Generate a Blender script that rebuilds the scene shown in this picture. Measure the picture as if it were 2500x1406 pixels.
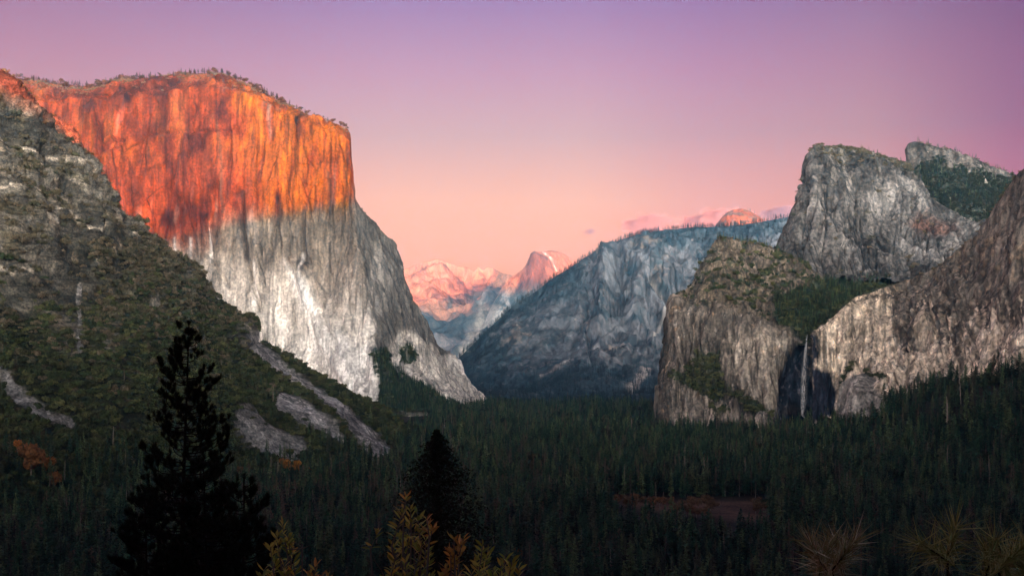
import bpy, math, random
import numpy as np

# ------------------------------------------------------------------ scene, camera, light
scene = bpy.context.scene
for o in list(bpy.data.objects):
    bpy.data.objects.remove(o)
C = scene.collection
F, CX, CY = 2818.0, 1250.0, 884.0            # focal length and principal point in photo pixels (2500 wide)
R = math.radians

cam_d = bpy.data.cameras.new("camera")
cam = bpy.data.objects.new("camera", cam_d)
C.objects.link(cam)
cam.location = (0, 0, 0)
cam.rotation_euler = (R(90), 0, 0)
cam_d.sensor_width = 36.0
cam_d.lens = 36.0 * F / 2500.0
cam_d.shift_y = (CY - 703.0) / 2500.0
cam_d.clip_start = 0.1
cam_d.clip_end = 80000.0
scene.camera = cam

SUN_EL, SUN_AZ = 0.5, 13.0                    # sun low behind the viewpoint, a little to the right
sun_d = bpy.data.lights.new("sun", 'SUN')
sun = bpy.data.objects.new("sun", sun_d)
C.objects.link(sun)
sun_d.energy = 5.0
sun_d.angle = R(0.5)
sun_d.color = (1.0, 0.16, 0.012)
sun.rotation_euler = (R(90 - SUN_EL), 0, R(SUN_AZ))

world = bpy.data.worlds.new("World")
scene.world = world
world.use_nodes = True


def build_world():
    nt = world.node_tree
    nt.nodes.clear()
    N = nt.nodes.new
    L = nt.links.new

    def math_n(op, a, b=None, c=None, clamp=False):
        n = N('ShaderNodeMath'); n.operation = op; n.use_clamp = clamp
        for i, v in enumerate((a, b, c)):
            if v is None:
                continue
            if isinstance(v, (int, float)):
                n.inputs[i].default_value = v
            else:
                L(v, n.inputs[i])
        return n.outputs[0]

    tc = N('ShaderNodeTexCoord')
    sep = N('ShaderNodeSeparateXYZ')
    L(tc.outputs['Generated'], sep.inputs[0])
    x, y, z = sep.outputs
    hor = math_n('SQRT', math_n('ADD', math_n('MULTIPLY', x, x), math_n('MULTIPLY', y, y)))
    tanel = math_n('DIVIDE', z, math_n('MAXIMUM', hor, 0.001))
    # eastern dusk gradient over tan(elevation) 0..1.25
    t = math_n('DIVIDE', tanel, 1.25, clamp=True)
    ramp = N('ShaderNodeValToRGB')
    L(t, ramp.inputs[0])
    stops = [(0.0, (1.543, 0.465, 0.209)), (0.064, (1.573, 0.512, 0.248)), (0.11, (1.246, 0.538, 0.354)), (0.155, (0.788, 0.408, 0.407)), (0.2, (0.632, 0.286, 0.413)), (0.25, (0.389, 0.178, 0.407)), (0.32, (0.274, 0.113, 0.356)), (0.55, (0.12, 0.095, 0.17)), (1.0, (0.07, 0.068, 0.1))]
    cr = ramp.color_ramp
    while len(cr.elements) < len(stops):
        cr.elements.new(0.5)
    for e, (p, c) in zip(cr.elements, stops):
        e.position = p
        e.color = (*c, 1)
    # a little darker and redder to the right (south east), a little darker to the left
    az = math_n('ARCTAN2', x, y)
    azr = N('ShaderNodeMapRange'); L(az, azr.inputs[0])
    azr.inputs[1].default_value = -0.5; azr.inputs[2].default_value = 0.5
    r2 = N('ShaderNodeValToRGB'); L(azr.outputs[0], r2.inputs[0])
    st2 = [(0.0, (0.82, 0.62, 0.68)), (0.12, (0.87, 0.67, 0.70)), (0.40, (1, 1, 1)), (0.56, (0.99, 0.98, 0.99)), (0.66, (0.87, 0.74, 0.86)), (0.80, (0.73, 0.55, 0.65)), (0.91, (0.48, 0.15, 0.40)), (1.0, (0.37, 0.09, 0.33))]
    while len(r2.color_ramp.elements) < len(st2):
        r2.color_ramp.elements.new(0.5)
    for e, (p, c) in zip(r2.color_ramp.elements, st2):
        e.position = p
        e.color = (*c, 1)
    mul = N('ShaderNodeMix'); mul.data_type = 'RGBA'; mul.blend_type = 'MULTIPLY'
    mul.inputs[0].default_value = 1.0
    L(ramp.outputs[0], mul.inputs[6]); L(r2.outputs[0], mul.inputs[7])
    # bright afterglow in the western sky behind the viewpoint
    sa = R(SUN_AZ)
    back = math_n('ADD', math_n('MULTIPLY', x, math.sin(sa)), math_n('MULTIPLY', y, -math.cos(sa)))
    back = math_n('POWER', math_n('MAXIMUM', back, 0.0), 2.0)
    low = math_n('POWER', math_n('SUBTRACT', 1.0, math_n('MULTIPLY', z, 2.5), clamp=True), 1.4)
    glow = math_n('MULTIPLY', math_n('MULTIPLY', back, low), GLOW)
    gl = N('ShaderNodeMix'); gl.data_type = 'RGBA'; gl.blend_type = 'MIX'
    gl.inputs[6].default_value = (0, 0, 0, 1)
    gl.inputs[7].default_value = (1.0, 0.93, 0.83, 1)
    gl.clamp_factor = False
    L(glow, gl.inputs[0])
    add = N('ShaderNodeMix'); add.data_type = 'RGBA'; add.blend_type = 'ADD'; add.inputs[0].default_value = 1.0
    L(mul.outputs[2], add.inputs[6]); L(gl.outputs[2], add.inputs[7])
    # physical twilight sky underneath
    sky = N('ShaderNodeTexSky'); sky.sky_type = 'NISHITA'; sky.sun_disc = False
    sky.sun_elevation = R(SUN_EL); sky.sun_rotation = R(180 - SUN_AZ)
    add2 = N('ShaderNodeMix'); add2.data_type = 'RGBA'; add2.blend_type = 'ADD'; add2.inputs[0].default_value = 0.05
    L(add.outputs[2], add2.inputs[6]); L(sky.outputs[0], add2.inputs[7])
    bg = N('ShaderNodeBackground'); out = N('ShaderNodeOutputWorld')
    L(add2.outputs[2], bg.inputs[0]); bg.inputs[1].default_value = 1.0 / 2 ** EXPOSURE
    L(bg.outputs[0], out.inputs[0])
    world.cycles.sampling_method = 'MANUAL'
    world.cycles.sample_map_resolution = 512


GLOW = 54.0
EXPOSURE = 1.5
build_world()
scene.view_settings.view_transform = 'Standard'
scene.view_settings.look = 'None'
scene.view_settings.exposure = EXPOSURE
scene.view_settings.gamma = 1.0
scene.view_settings.use_curve_mapping = False
scene.render.engine = 'CYCLES'
scene.cycles.use_denoising = True
scene.cycles.max_bounces = 4
scene.cycles.diffuse_bounces = 2
scene.cycles.glossy_bounces = 1
scene.cycles.transparent_max_bounces = 6
scene.cycles.volume_bounces = 0
scene.cycles.use_adaptive_sampling = False

# ------------------------------------------------------------------ helpers
rng = np.random.default_rng(7)
random.seed(7)
_G = np.array([[1, 1, 0], [-1, 1, 0], [1, -1, 0], [-1, -1, 0], [1, 0, 1], [-1, 0, 1], [1, 0, -1], [-1, 0, -1],
               [0, 1, 1], [0, -1, 1], [0, 1, -1], [0, -1, -1], [1, 1, 0], [-1, 1, 0], [0, -1, 1], [0, -1, -1]], np.float32)


def noise(p):
    """gradient noise, p (...,3) -> about -1..1"""
    sh = p.shape[:-1]
    p = p.reshape(-1, 3).astype(np.float64)
    i = np.floor(p).astype(np.int64)
    f = (p - i).astype(np.float32)
    u = f * f * f * (f * (f * 6 - 15) + 10)
    out = np.zeros(len(p), np.float32)
    for dx in (0, 1):
        wx = u[:, 0] if dx else 1 - u[:, 0]
        for dy in (0, 1):
            wy = u[:, 1] if dy else 1 - u[:, 1]
            for dz in (0, 1):
                wz = u[:, 2] if dz else 1 - u[:, 2]
                h = ((i[:, 0] + dx) * 374761393 + (i[:, 1] + dy) * 668265263 + (i[:, 2] + dz) * 2147483647) & 0xffffffff
                h = ((h ^ (h >> 13)) * 1274126177) & 0xffffffff
                h = (h ^ (h >> 16)) & 15
                g = _G[h]
                out += wx * wy * wz * (g[:, 0] * (f[:, 0] - dx) + g[:, 1] * (f[:, 1] - dy) + g[:, 2] * (f[:, 2] - dz))
    return out.reshape(sh)


def fbm(p, s, octv=4, gain=0.5, off=0.0):
    s = np.array(s if hasattr(s, '__len__') else (s, s, s), float)
    q = p / s + off
    a, t, n = 1.0, 0.0, 0.0
    for k in range(octv):
        t = t + a * noise(q + k * 17.3)
        n += a
        a *= gain
        q = q * 2.03
    return t / n * 1.6


def ridged(p, s, octv=4, off=0.0):
    s = np.array(s if hasattr(s, '__len__') else (s, s, s), float)
    q = p / s + off
    a, t, n = 1.0, 0.0, 0.0
    for k in range(octv):
        t = t + a * (1 - np.abs(noise(q + k * 11.7)) * 2)
        n += a
        a *= 0.5
        q = q * 2.03
    return t / n


def smooth(a, b, x):
    t = np.clip((x - a) / (b - a), 0, 1)
    return t * t * (3 - 2 * t)


def poly_sd(px, py, poly):
    """signed distance (positive inside) to a polygon in traced outline units"""
    P = np.array(poly, float)
    d = np.full(px.shape, 1e9)
    ins = np.zeros(px.shape, bool)
    for k in range(len(P)):
        a, b = P[k], P[(k + 1) % len(P)]
        e = b - a
        t = np.clip(((px - a[0]) * e[0] + (py - a[1]) * e[1]) / max(e @ e, 1e-9), 0, 1)
        d = np.minimum(d, np.hypot(px - a[0] - t * e[0], py - a[1] - t * e[1]))
        if a[1] != b[1]:
            c = ((a[1] > py) != (b[1] > py)) & (px < (b[0] - a[0]) * (py - a[1]) / (b[1] - a[1]) + a[0])
            ins ^= c
    return np.where(ins, d, -d)


def line_d(px, py, pts):
    P = np.array(pts, float)
    d = np.full(px.shape, 1e9)
    for a, b in zip(P[:-1], P[1:]):
        e = b - a
        t = np.clip(((px - a[0]) * e[0] + (py - a[1]) * e[1]) / max(e @ e, 1e-9), 0, 1)
        d = np.minimum(d, np.hypot(px - a[0] - t * e[0], py - a[1] - t * e[1]))
    return d


def W(px, py, Y):
    px, py, Y = np.asarray(px, float), np.asarray(py, float), np.asarray(Y, float)
    return np.stack([(px - CX) / F * Y, Y + 0 * px, (CY - py) / F * Y], -1)


def ip(x, pts):
    a = np.array(pts, float)
    return np.interp(x, a[:, 0], a[:, 1])


def mesh_from(name, verts, faces, mats=(), fmat=None, smooth_f=False, col=None):
    """faces: (n,4) or (n,3) int array, or a list of such arrays"""
    me = bpy.data.meshes.new(name)
    verts = np.asarray(verts, np.float32)
    fl = faces if isinstance(faces, list) else [faces]
    fl = [np.asarray(f, np.int32) for f in fl if len(f)]
    loops = np.concatenate([f.ravel() for f in fl])
    tot = np.concatenate([np.full(len(f), f.shape[1], np.int32) for f in fl])
    start = np.concatenate([[0], np.cumsum(tot)[:-1]]).astype(np.int32)
    me.vertices.add(len(verts)); me.vertices.foreach_set('co', verts.ravel())
    me.loops.add(len(loops)); me.loops.foreach_set('vertex_index', loops)
    me.polygons.add(len(tot)); me.polygons.foreach_set('loop_start', start); me.polygons.foreach_set('loop_total', tot)
    for m in mats:
        me.materials.append(m)
    if fmat is not None:
        me.polygons.foreach_set('material_index', np.asarray(fmat, np.int32))
    me.polygons.foreach_set('use_smooth', np.full(len(tot), smooth_f, bool))
    if col is not None:
        at = me.attributes.new('Col', 'FLOAT_COLOR', 'POINT')
        c4 = np.ones((len(verts), 4), np.float32); c4[:, :3] = col
        at.data.foreach_set('color', c4.ravel())
    me.update(calc_edges=True)
    me.validate()
    return me


def link(name, me, parent=None, **props):
    o = bpy.data.objects.new(name, me)
    C.objects.link(o)
    if parent is not None:
        o.parent = parent
    for k, v in props.items():
        o[k] = v
    return o


def empty(name, loc, **props):
    o = bpy.data.objects.new(name, None)
    o.empty_display_size = 0.5
    C.objects.link(o)
    o.location = loc
    for k, v in props.items():
        o[k] = v
    return o


# ------------------------------------------------------------------ materials
def new_mat(name):
    m = bpy.data.materials.new(name)
    m.use_nodes = True
    nt = m.node_tree
    b = nt.nodes['Principled BSDF']
    b.inputs['Roughness'].default_value = 0.9
    b.inputs['Specular IOR Level'].default_value = 0.15
    return m, nt, b


def ground_mat(name, streaks=(), bump=0.6, bump_scale=0.06, speckle=0.35, fine=0.25, crack=None, vert=1.0, slabs=()):
    """rock or soil: painted colour per vertex times fine procedural variation; streaks = list of (sx, sz, lo, hi)"""
    m, nt, b = new_mat(name)
    N, L = nt.nodes.new, nt.links.new
    at = N('ShaderNodeAttribute'); at.attribute_name = 'Col'
    tc = N('ShaderNodeTexCoord')
    col = at.outputs['Color']

    def times(fac_out, lo, hi, colr):
        mr = N('ShaderNodeMapRange'); L(fac_out, mr.inputs[0])
        mr.inputs[1].default_value = 0.37; mr.inputs[2].default_value = 0.63
        mr.inputs[3].default_value = lo; mr.inputs[4].default_value = hi
        v = N('ShaderNodeVectorMath'); v.operation = 'SCALE'
        L(colr, v.inputs[0]); L(mr.outputs[0], v.inputs['Scale'])
        return v.outputs[0]
    for (sx, sz, lo, hi) in streaks:
        mp = N('ShaderNodeMapping'); L(tc.outputs['Object'], mp.inputs[0])
        mp.inputs['Scale'].default_value = (1 / sx, 1 / sx, 1 / sz)
        n = N('ShaderNodeTexNoise'); n.inputs['Scale'].default_value = 1.0
        n.inputs['Detail'].default_value = 4.0; n.inputs['Roughness'].default_value = 0.6
        n.inputs['Distortion'].default_value = 0.1
        L(mp.outputs[0], n.inputs['Vector'])
        col = times(n.outputs[0], lo, hi, col)
    n = N('ShaderNodeTexNoise'); n.inputs['Scale'].default_value = fine
    n.inputs['Detail'].default_value = 3.0
    L(tc.outputs['Object'], n.inputs['Vector'])
    col = times(n.outputs[0], 1 - speckle, 1 + speckle, col)
    for (sx, sz, lo, hi) in slabs:
        mp = N('ShaderNodeMapping'); L(tc.outputs['Object'], mp.inputs[0])
        mp.inputs['Scale'].default_value = (1 / sx, 1 / sx, 1 / sz)
        mp.inputs['Rotation'].default_value = (0.13, 0.09, 0.5)
        nd = N('ShaderNodeTexNoise'); nd.inputs['Scale'].default_value = 2.2; nd.inputs['Detail'].default_value = 4.0
        L(mp.outputs[0], nd.inputs['Vector'])
        mixv = N('ShaderNodeMix'); mixv.data_type = 'VECTOR'; mixv.inputs[0].default_value = 0.45
        L(mp.outputs[0], mixv.inputs[4]); L(nd.outputs['Color'], mixv.inputs[5])
        vo = N('ShaderNodeTexVoronoi'); vo.feature = 'F1'; vo.distance = 'CHEBYCHEV'; vo.inputs['Scale'].default_value = 1.0
        L(mixv.outputs[1], vo.inputs['Vector'])
        sp = N('ShaderNodeSeparateXYZ'); L(vo.outputs['Color'], sp.inputs[0])
        mr = N('ShaderNodeMapRange'); L(sp.outputs[0], mr.inputs[0])
        mr.inputs[3].default_value = lo; mr.inputs[4].default_value = hi
        v = N('ShaderNodeVectorMath'); v.operation = 'SCALE'
        L(col, v.inputs[0]); L(mr.outputs[0], v.inputs['Scale'])
        col = v.outputs[0]
    if crack:
        cs, cz, amt = crack
        mp = N('ShaderNodeMapping'); L(tc.outputs['Object'], mp.inputs[0])
        mp.inputs['Scale'].default_value = (1 / cs, 1 / cs, 1 / cz)
        nd = N('ShaderNodeTexNoise'); nd.inputs['Scale'].default_value = 1.7; nd.inputs['Detail'].default_value = 3.0
        L(mp.outputs[0], nd.inputs['Vector'])
        mixv = N('ShaderNodeMix'); mixv.data_type = 'VECTOR'; mixv.inputs[0].default_value = 0.35
        L(mp.outputs[0], mixv.inputs[4]); L(nd.outputs['Color'], mixv.inputs[5])
        vo = N('ShaderNodeTexVoronoi'); vo.feature = 'DISTANCE_TO_EDGE'; vo.inputs['Scale'].default_value = 1.0
        L(mixv.outputs[1], vo.inputs['Vector'])
        mr = N('ShaderNodeMapRange'); L(vo.outputs['Distance'], mr.inputs[0])
        mr.inputs[1].default_value = 0.0; mr.inputs[2].default_value = 0.07
        mr.inputs[3].default_value = 1 - amt; mr.inputs[4].default_value = 1.0
        v = N('ShaderNodeVectorMath'); v.operation = 'SCALE'
        L(col, v.inputs[0]); L(mr.outputs[0], v.inputs['Scale'])
        col = v.outputs[0]
    L(col, b.inputs['Base Color'])
    n2 = N('ShaderNodeTexNoise'); n2.inputs['Scale'].default_value = bump_scale
    n2.inputs['Detail'].default_value = 5.0; n2.inputs['Roughness'].default_value = 0.65
    L(tc.outputs['Object'], n2.inputs['Vector'])
    if vert != 1.0:
        mpb = N('ShaderNodeMapping'); L(tc.outputs['Object'], mpb.inputs[0]); mpb.inputs['Scale'].default_value = (1, 1, 1 / vert)
        L(mpb.outputs[0], n2.inputs['Vector'])
    bp = N('ShaderNodeBump'); bp.inputs['Strength'].default_value = bump
    bp.inputs['Distance'].default_value = 0.5 / bump_scale
    L(n2.outputs[0], bp.inputs['Height']); L(bp.outputs[0], b.inputs['Normal'])
    return m


def leaf_mat(name, cols, rough=0.7, spec=0.2, trans=0.0, per='object'):
    """foliage colour varying per object or instance and by position"""
    m, nt, b = new_mat(name)
    N, L = nt.nodes.new, nt.links.new
    oi = N('ShaderNodeObjectInfo'); geo = N('ShaderNodeNewGeometry')
    r = N('ShaderNodeValToRGB')
    cr = r.color_ramp
    while len(cr.elements) < len(cols):
        cr.elements.new(0.5)
    for k, (e, c) in enumerate(zip(cr.elements, cols)):
        e.position = k / max(1, len(cols) - 1)
        e.color = (*c, 1)
    src = oi.outputs['Random'] if per == 'object' else geo.outputs['Random Per Island']
    L(src, r.inputs[0])
    mr = N('ShaderNodeMapRange'); L(geo.outputs['Random Per Island'], mr.inputs[0])
    mr.inputs[3].default_value = 0.65; mr.inputs[4].default_value = 1.35
    v = N('ShaderNodeVectorMath'); v.operation = 'SCALE'
    L(r.outputs[0], v.inputs[0]); L(mr.outputs[0], v.inputs['Scale'])
    L(v.outputs[0], b.inputs['Base Color'])
    b.inputs['Roughness'].default_value = rough
    b.inputs['Specular IOR Level'].default_value = spec
    if trans:
        tl = N('ShaderNodeBsdfTranslucent'); L(v.outputs[0], tl.inputs['Color'])
        mx = N('ShaderNodeMixShader'); mx.inputs[0].default_value = trans
        L(b.outputs[0], mx.inputs[1]); L(tl.outputs[0], mx.inputs[2])
        L(mx.outputs[0], nt.nodes['Material Output'].inputs['Surface'])
    return m


M_ELCAP = ground_mat('granite_tall_cliff', [(11, 300, 0.72, 1.26), (45, 600, 0.82, 1.16), (26, 40, 0.82, 1.18), (90, 110, 0.86, 1.14)], bump=0.7, bump_scale=0.035, speckle=0.25, fine=0.12, crack=(46, 420, 0.42), vert=4.0, slabs=[(26, 110, 0.80, 1.20), (60, 190, 0.84, 1.16)])
M_RIGHT = ground_mat('granite_streaked', [(9, 150, 0.55, 1.40), (34, 300, 0.72, 1.22), (14, 20, 0.8, 1.2)], bump=0.6, bump_scale=0.05, speckle=0.30, fine=0.16, crack=(34, 420, 0.38), vert=7.0, slabs=[(15, 60, 0.76, 1.24), (38, 120, 0.80, 1.20)])
M_GREY = ground_mat('granite_grey', [(16, 60, 0.65, 1.35), (60, 130, 0.8, 1.2)], bump=0.7, bump_scale=0.05, speckle=0.40, fine=0.12, crack=(60, 320, 0.35), vert=3.0, slabs=[(20, 55, 0.74, 1.26), (55, 120, 0.78, 1.22)])
M_SLOPE = ground_mat('slope_rock', [(14, 9, 0.65, 1.35), (50, 60, 0.75, 1.25)], bump=0.6, bump_scale=0.09, speckle=0.40, fine=0.30, crack=(60, 15, 0.45), slabs=[(12, 12, 0.7, 1.3), (30, 16, 0.75, 1.25)])
M_FAR = ground_mat('granite_far', [(34, 240, 0.76, 1.22), (120, 300, 0.88, 1.12)], bump=0.5, bump_scale=0.02, speckle=0.15, fine=0.05, crack=(150, 700, 0.22), vert=3.0, slabs=[(90, 320, 0.90, 1.10)])
M_SOIL = ground_mat('forest_floor', [(60, 60, 0.6, 1.4)], bump=0.4, bump_scale=0.1, speckle=0.4, fine=0.4)


# ------------------------------------------------------------------ mountains as closed sheets
def patch(name, mat, px0, px1, nu, rows, back, disp=None, paint=None, jag=0.0, jag_s=14.0, warp=None, **props):
    """A massif built from contour rows, crest first: each row is (height_pts, depth_pts) over the bearing px.
    Front face runs from the crest down to the foot, back rows fall away behind the crest."""
    px = np.linspace(px0, px1, nu)
    PY, IY = [], []
    first = None
    for r, (hp, dp, *_n) in enumerate(rows):
        if hp and hp[0] == '+':
            y = first + ip(px, hp[1:])
        else:
            y = ip(px, hp)
        if r == 0:
            if jag:
                q = np.stack([px / jag_s, 0 * px + 3.1, 0 * px], -1)
                y = y + jag * (noise(q) + 0.6 * noise(q * 2.7 + 5) + 0.4 * noise(q * 6.1 + 9))
            first = y
        else:
            y = np.maximum(y, PY[-1] + 0.5)
        PY.append(y)
        IY.append(1.0 / ip(px, dp))
    gy, gi = [], []
    for r in range(len(rows) - 1):
        n = rows[r + 1][2]
        for k in range(n):
            t = k / n
            gy.append(PY[r] * (1 - t) + PY[r + 1] * t)
            gi.append(IY[r] * (1 - t) + IY[r + 1] * t)
    gy.append(PY[-1]); gi.append(IY[-1])
    gy, gi = np.array(gy), np.array(gi)
    GX = np.broadcast_to(px, gy.shape)
    P = W(GX, gy, 1.0 / gi)
    nb = 0
    if back:
        bl = []
        prev = P[0]
        rad = prev[:, :2] / np.linalg.norm(prev[:, :2], axis=-1, keepdims=True)
        last = np.zeros(2)
        for (dY, dZ, n) in back:
            for k in range(1, n + 1):
                d = last + (np.array([dY, dZ], float) - last) * k / n
                q = prev.copy()
                q[:, :2] += rad * d[0]
                q[:, 2] += d[1]
                bl.append(q)
            last = np.array([dY, dZ], float)
        nb = len(bl)
        P = np.concatenate([np.array(bl[::-1]), P], 0)
        gy = np.concatenate([np.repeat(gy[:1], nb, 0), gy], 0)
        GX = np.broadcast_to(px, gy.shape)
    du = np.gradient(P, axis=1); dv = np.gradient(P, axis=0)
    Nn = np.cross(dv, du)
    Nn /= np.linalg.norm(Nn, axis=-1, keepdims=True) + 1e-9
    flip = np.sum(Nn * P, -1) > 0
    front = np.arange(len(P)) >= nb
    Nn[flip & front[:, None]] *= -1
    for k in range(4):                                   # soften the direction of displacement
        Nn[1:-1] = (Nn[:-2] + Nn[1:-1] * 2 + Nn[2:]) / 4
        Nn[:, 1:-1] = (Nn[:, :-2] + Nn[:, 1:-1] * 2 + Nn[:, 2:]) / 4
    Nn /= np.linalg.norm(Nn, axis=-1, keepdims=True) + 1e-9
    P0 = P.copy()
    if disp is not None:
        d = disp(P0, GX, gy)
        t = np.clip((np.arange(len(P)) - nb) / 6.0, 0, 1)[:, None]
        t = np.where(np.arange(len(P))[:, None] < nb, 0.0, 0.15 + 0.85 * t)
        P = P + Nn * (d * t)[..., None]
    col = paint(P0, GX, gy) if paint is not None else np.full(P.shape, 0.3)
    col = np.clip(col, 0.004, 0.85)
    h, w = P.shape[:2]
    idx = np.arange(h * w).reshape(h, w)
    faces = np.stack([idx[:-1, :-1], idx[1:, :-1], idx[1:, 1:], idx[:-1, 1:]], -1).reshape(-1, 4)
    me = mesh_from(name, P.reshape(-1, 3), faces, [mat], smooth_f=True, col=col.reshape(-1, 3))
    o = link(name, me, kind='structure', **props)
    return dict(o=o, P=P, px=np.array(GX), py=gy, nb=nb, N=Nn)


def lerp3(a, b, t):
    return a + (np.asarray(b) - a) * t[..., None]


def flat(c, shape):
    return np.broadcast_to(np.array(c, float), shape + (3,)).copy()


def crack_lines(seed, n, x0, x1, top, bot, l0, l1, drift=0.12, slant=0.0):
    """random near vertical joints as polylines in outline units"""
    g = np.random.default_rng(seed)
    out = []
    for _ in range(n):
        x = g.uniform(x0, x1)
        a, b = ip(x, top), ip(x, bot)
        y = g.uniform(a, b)
        ln = g.uniform(l0, l1)
        pts, d = [], slant + g.normal(0, drift)
        for k in range(6):
            pts.append((x, y))
            x += (d + g.normal(0, 0.10)) * ln / 5
            y += ln / 5
        out.append((pts, g.uniform(1.1, 2.6), g.uniform(0.4, 1.0)))
    return out


def crack_mask(px, py, lines):
    m = np.zeros(px.shape)
    xs = px[0]
    for pts, w, a in lines:
        p = np.array(pts)
        i0, i1 = np.searchsorted(xs, [p[:, 0].min() - 9, p[:, 0].max() + 9])
        if i1 <= i0:
            continue
        q, r = px[:, i0:i1], py[:, i0:i1]
        sel = (r > p[:, 1].min() - 9) & (r < p[:, 1].max() + 9)
        if not sel.any():
            continue
        d = line_d(q[sel], r[sel], pts)
        f = np.sin(np.clip((r[sel] - p[0, 1]) / (p[-1, 1] - p[0, 1]), 0, 1) * np.pi) ** 0.5
        v = m[:, i0:i1]
        v[sel] = np.maximum(v[sel], a * f * np.exp(-(d / w) ** 2))
    return m


VEG = (0.040, 0.046, 0.024)
SCAT = []            # (points, kind) wishes for vegetation on the rock: filled by the builders below


def want(pt, mask, n, kind, size, inframe=True):
    """choose n places on a massif where mask is high"""
    nb = pt['nb']
    P = pt['P'][nb:].reshape(-1, 3)
    m = mask[nb:].ravel().astype(float)
    du = np.linalg.norm(np.gradient(pt['P'], axis=1), axis=-1); dv = np.linalg.norm(np.gradient(pt['P'], axis=0), axis=-1)
    m = m * (du * dv)[nb:].ravel()
    px, py = pt['px'][nb:].ravel(), pt['py'][nb:].ravel()
    m = m * ((px > -40) & (px < 2540))
    if m.sum() <= 0:
        return
    k = rng.choice(len(m), size=n, p=m / m.sum())
    q = P[k] + rng.normal(0, 1, (n, 3)) * np.array([3, 3, 0.5])
    SCAT.append((q, kind, size))


def crest_points(pt, n, lo, hi, kind, size, drop=0, mask=None):
    """trees along the skyline of a massif between bearings lo and hi"""
    nb = pt['nb']
    row = pt['P'][nb + drop]
    px = pt['px'][nb]
    ok = (px >= lo) & (px <= hi)
    x = rng.uniform(lo, hi, n)
    if mask is not None:
        x = x[rng.uniform(0, 1, n) < mask(x)]
    q = np.stack([np.interp(x, px, row[:, k]) for k in range(3)], -1)
    SCAT.append((q, kind, size))


# --- the tall cliff on the left
EC_CREST = [(-60, 195), (30, 192), (80, 197), (140, 206), (210, 209), (280, 199), (340, 191), (400, 187), (450, 181), (520, 179), (560, 187), (600, 205), (640, 222), (680, 245),
            (720, 264), (760, 285), (800, 299), (830, 309), (848, 317), (855, 326), (858, 340), (859, 385), (863, 420), (867, 484), (880, 507), (900, 530), (930, 565), (965, 600), (980, 640),
            (990, 680), (1000, 715), (1015, 742), (1030, 770), (1050, 802), (1066, 838), (1076, 851), (1095, 860), (1115, 882), (1130, 910), (1150, 935), (1175, 960), (1192, 984), (1199, 1003)]


EC_LINES = crack_lines(1, 150, 60, 1040, [(60, 240), (560, 230), (857, 340), (867, 500), (1000, 730), (1040, 800)], [(60, 600), (450, 700), (930, 960), (1040, 830)], 40, 210) + crack_lines(2, 14, 250, 900, [(250, 260), (860, 380)], [(250, 500), (900, 900)], 25, 80, 0.8)


def ec_disp(P, px, py):
    d = 26 * fbm(P, (190, 190, 520), 3) + 12 * (ridged(P, (60, 60, 420), 3, 3.0) - 0.5)
    d += 7 * fbm(P, (26, 26, 110), 3, off=7) + 5.0 * np.round(2.2 * fbm(P, (90, 90, 170), 2, off=2)) + 4.0 * (ridged(P, (30, 30, 45), 3, 9.0) - 0.5)
    # vertical corner lines and the dark cleft in the middle of the face
    d -= 22 * np.exp(-(line_d(px, py, [(590, 470), (596, 560), (606, 640), (640, 760)]) / 5) ** 2)
    d -= 14 * np.exp(-(line_d(px, py, [(500, 540), (520, 640), (560, 700)]) / 5) ** 2)
    d -= 16 * np.exp(-(line_d(px, py, [(742, 500), (744, 620), (790, 760), (830, 840)]) / 6) ** 2)
    d -= 18 * np.exp(-(line_d(px, py, [(350, 330), (440, 325), (560, 318)]) / 4) ** 2) * 0.5
    d += 25 * smooth(0, 20, poly_sd(px, py, [(700, 620), (760, 640), (850, 800), (915, 960), (930, 995), (860, 980), (780, 860)]))
    d -= 9 * crack_mask(px, py, EC_LINES)
    # roof under the ledge at the left
    d -= 26 * smooth(-2, 8, poly_sd(px, py, [(250, 352), (275, 335), (312, 343), (300, 356), (268, 366), (250, 372)]))
    return d


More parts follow.
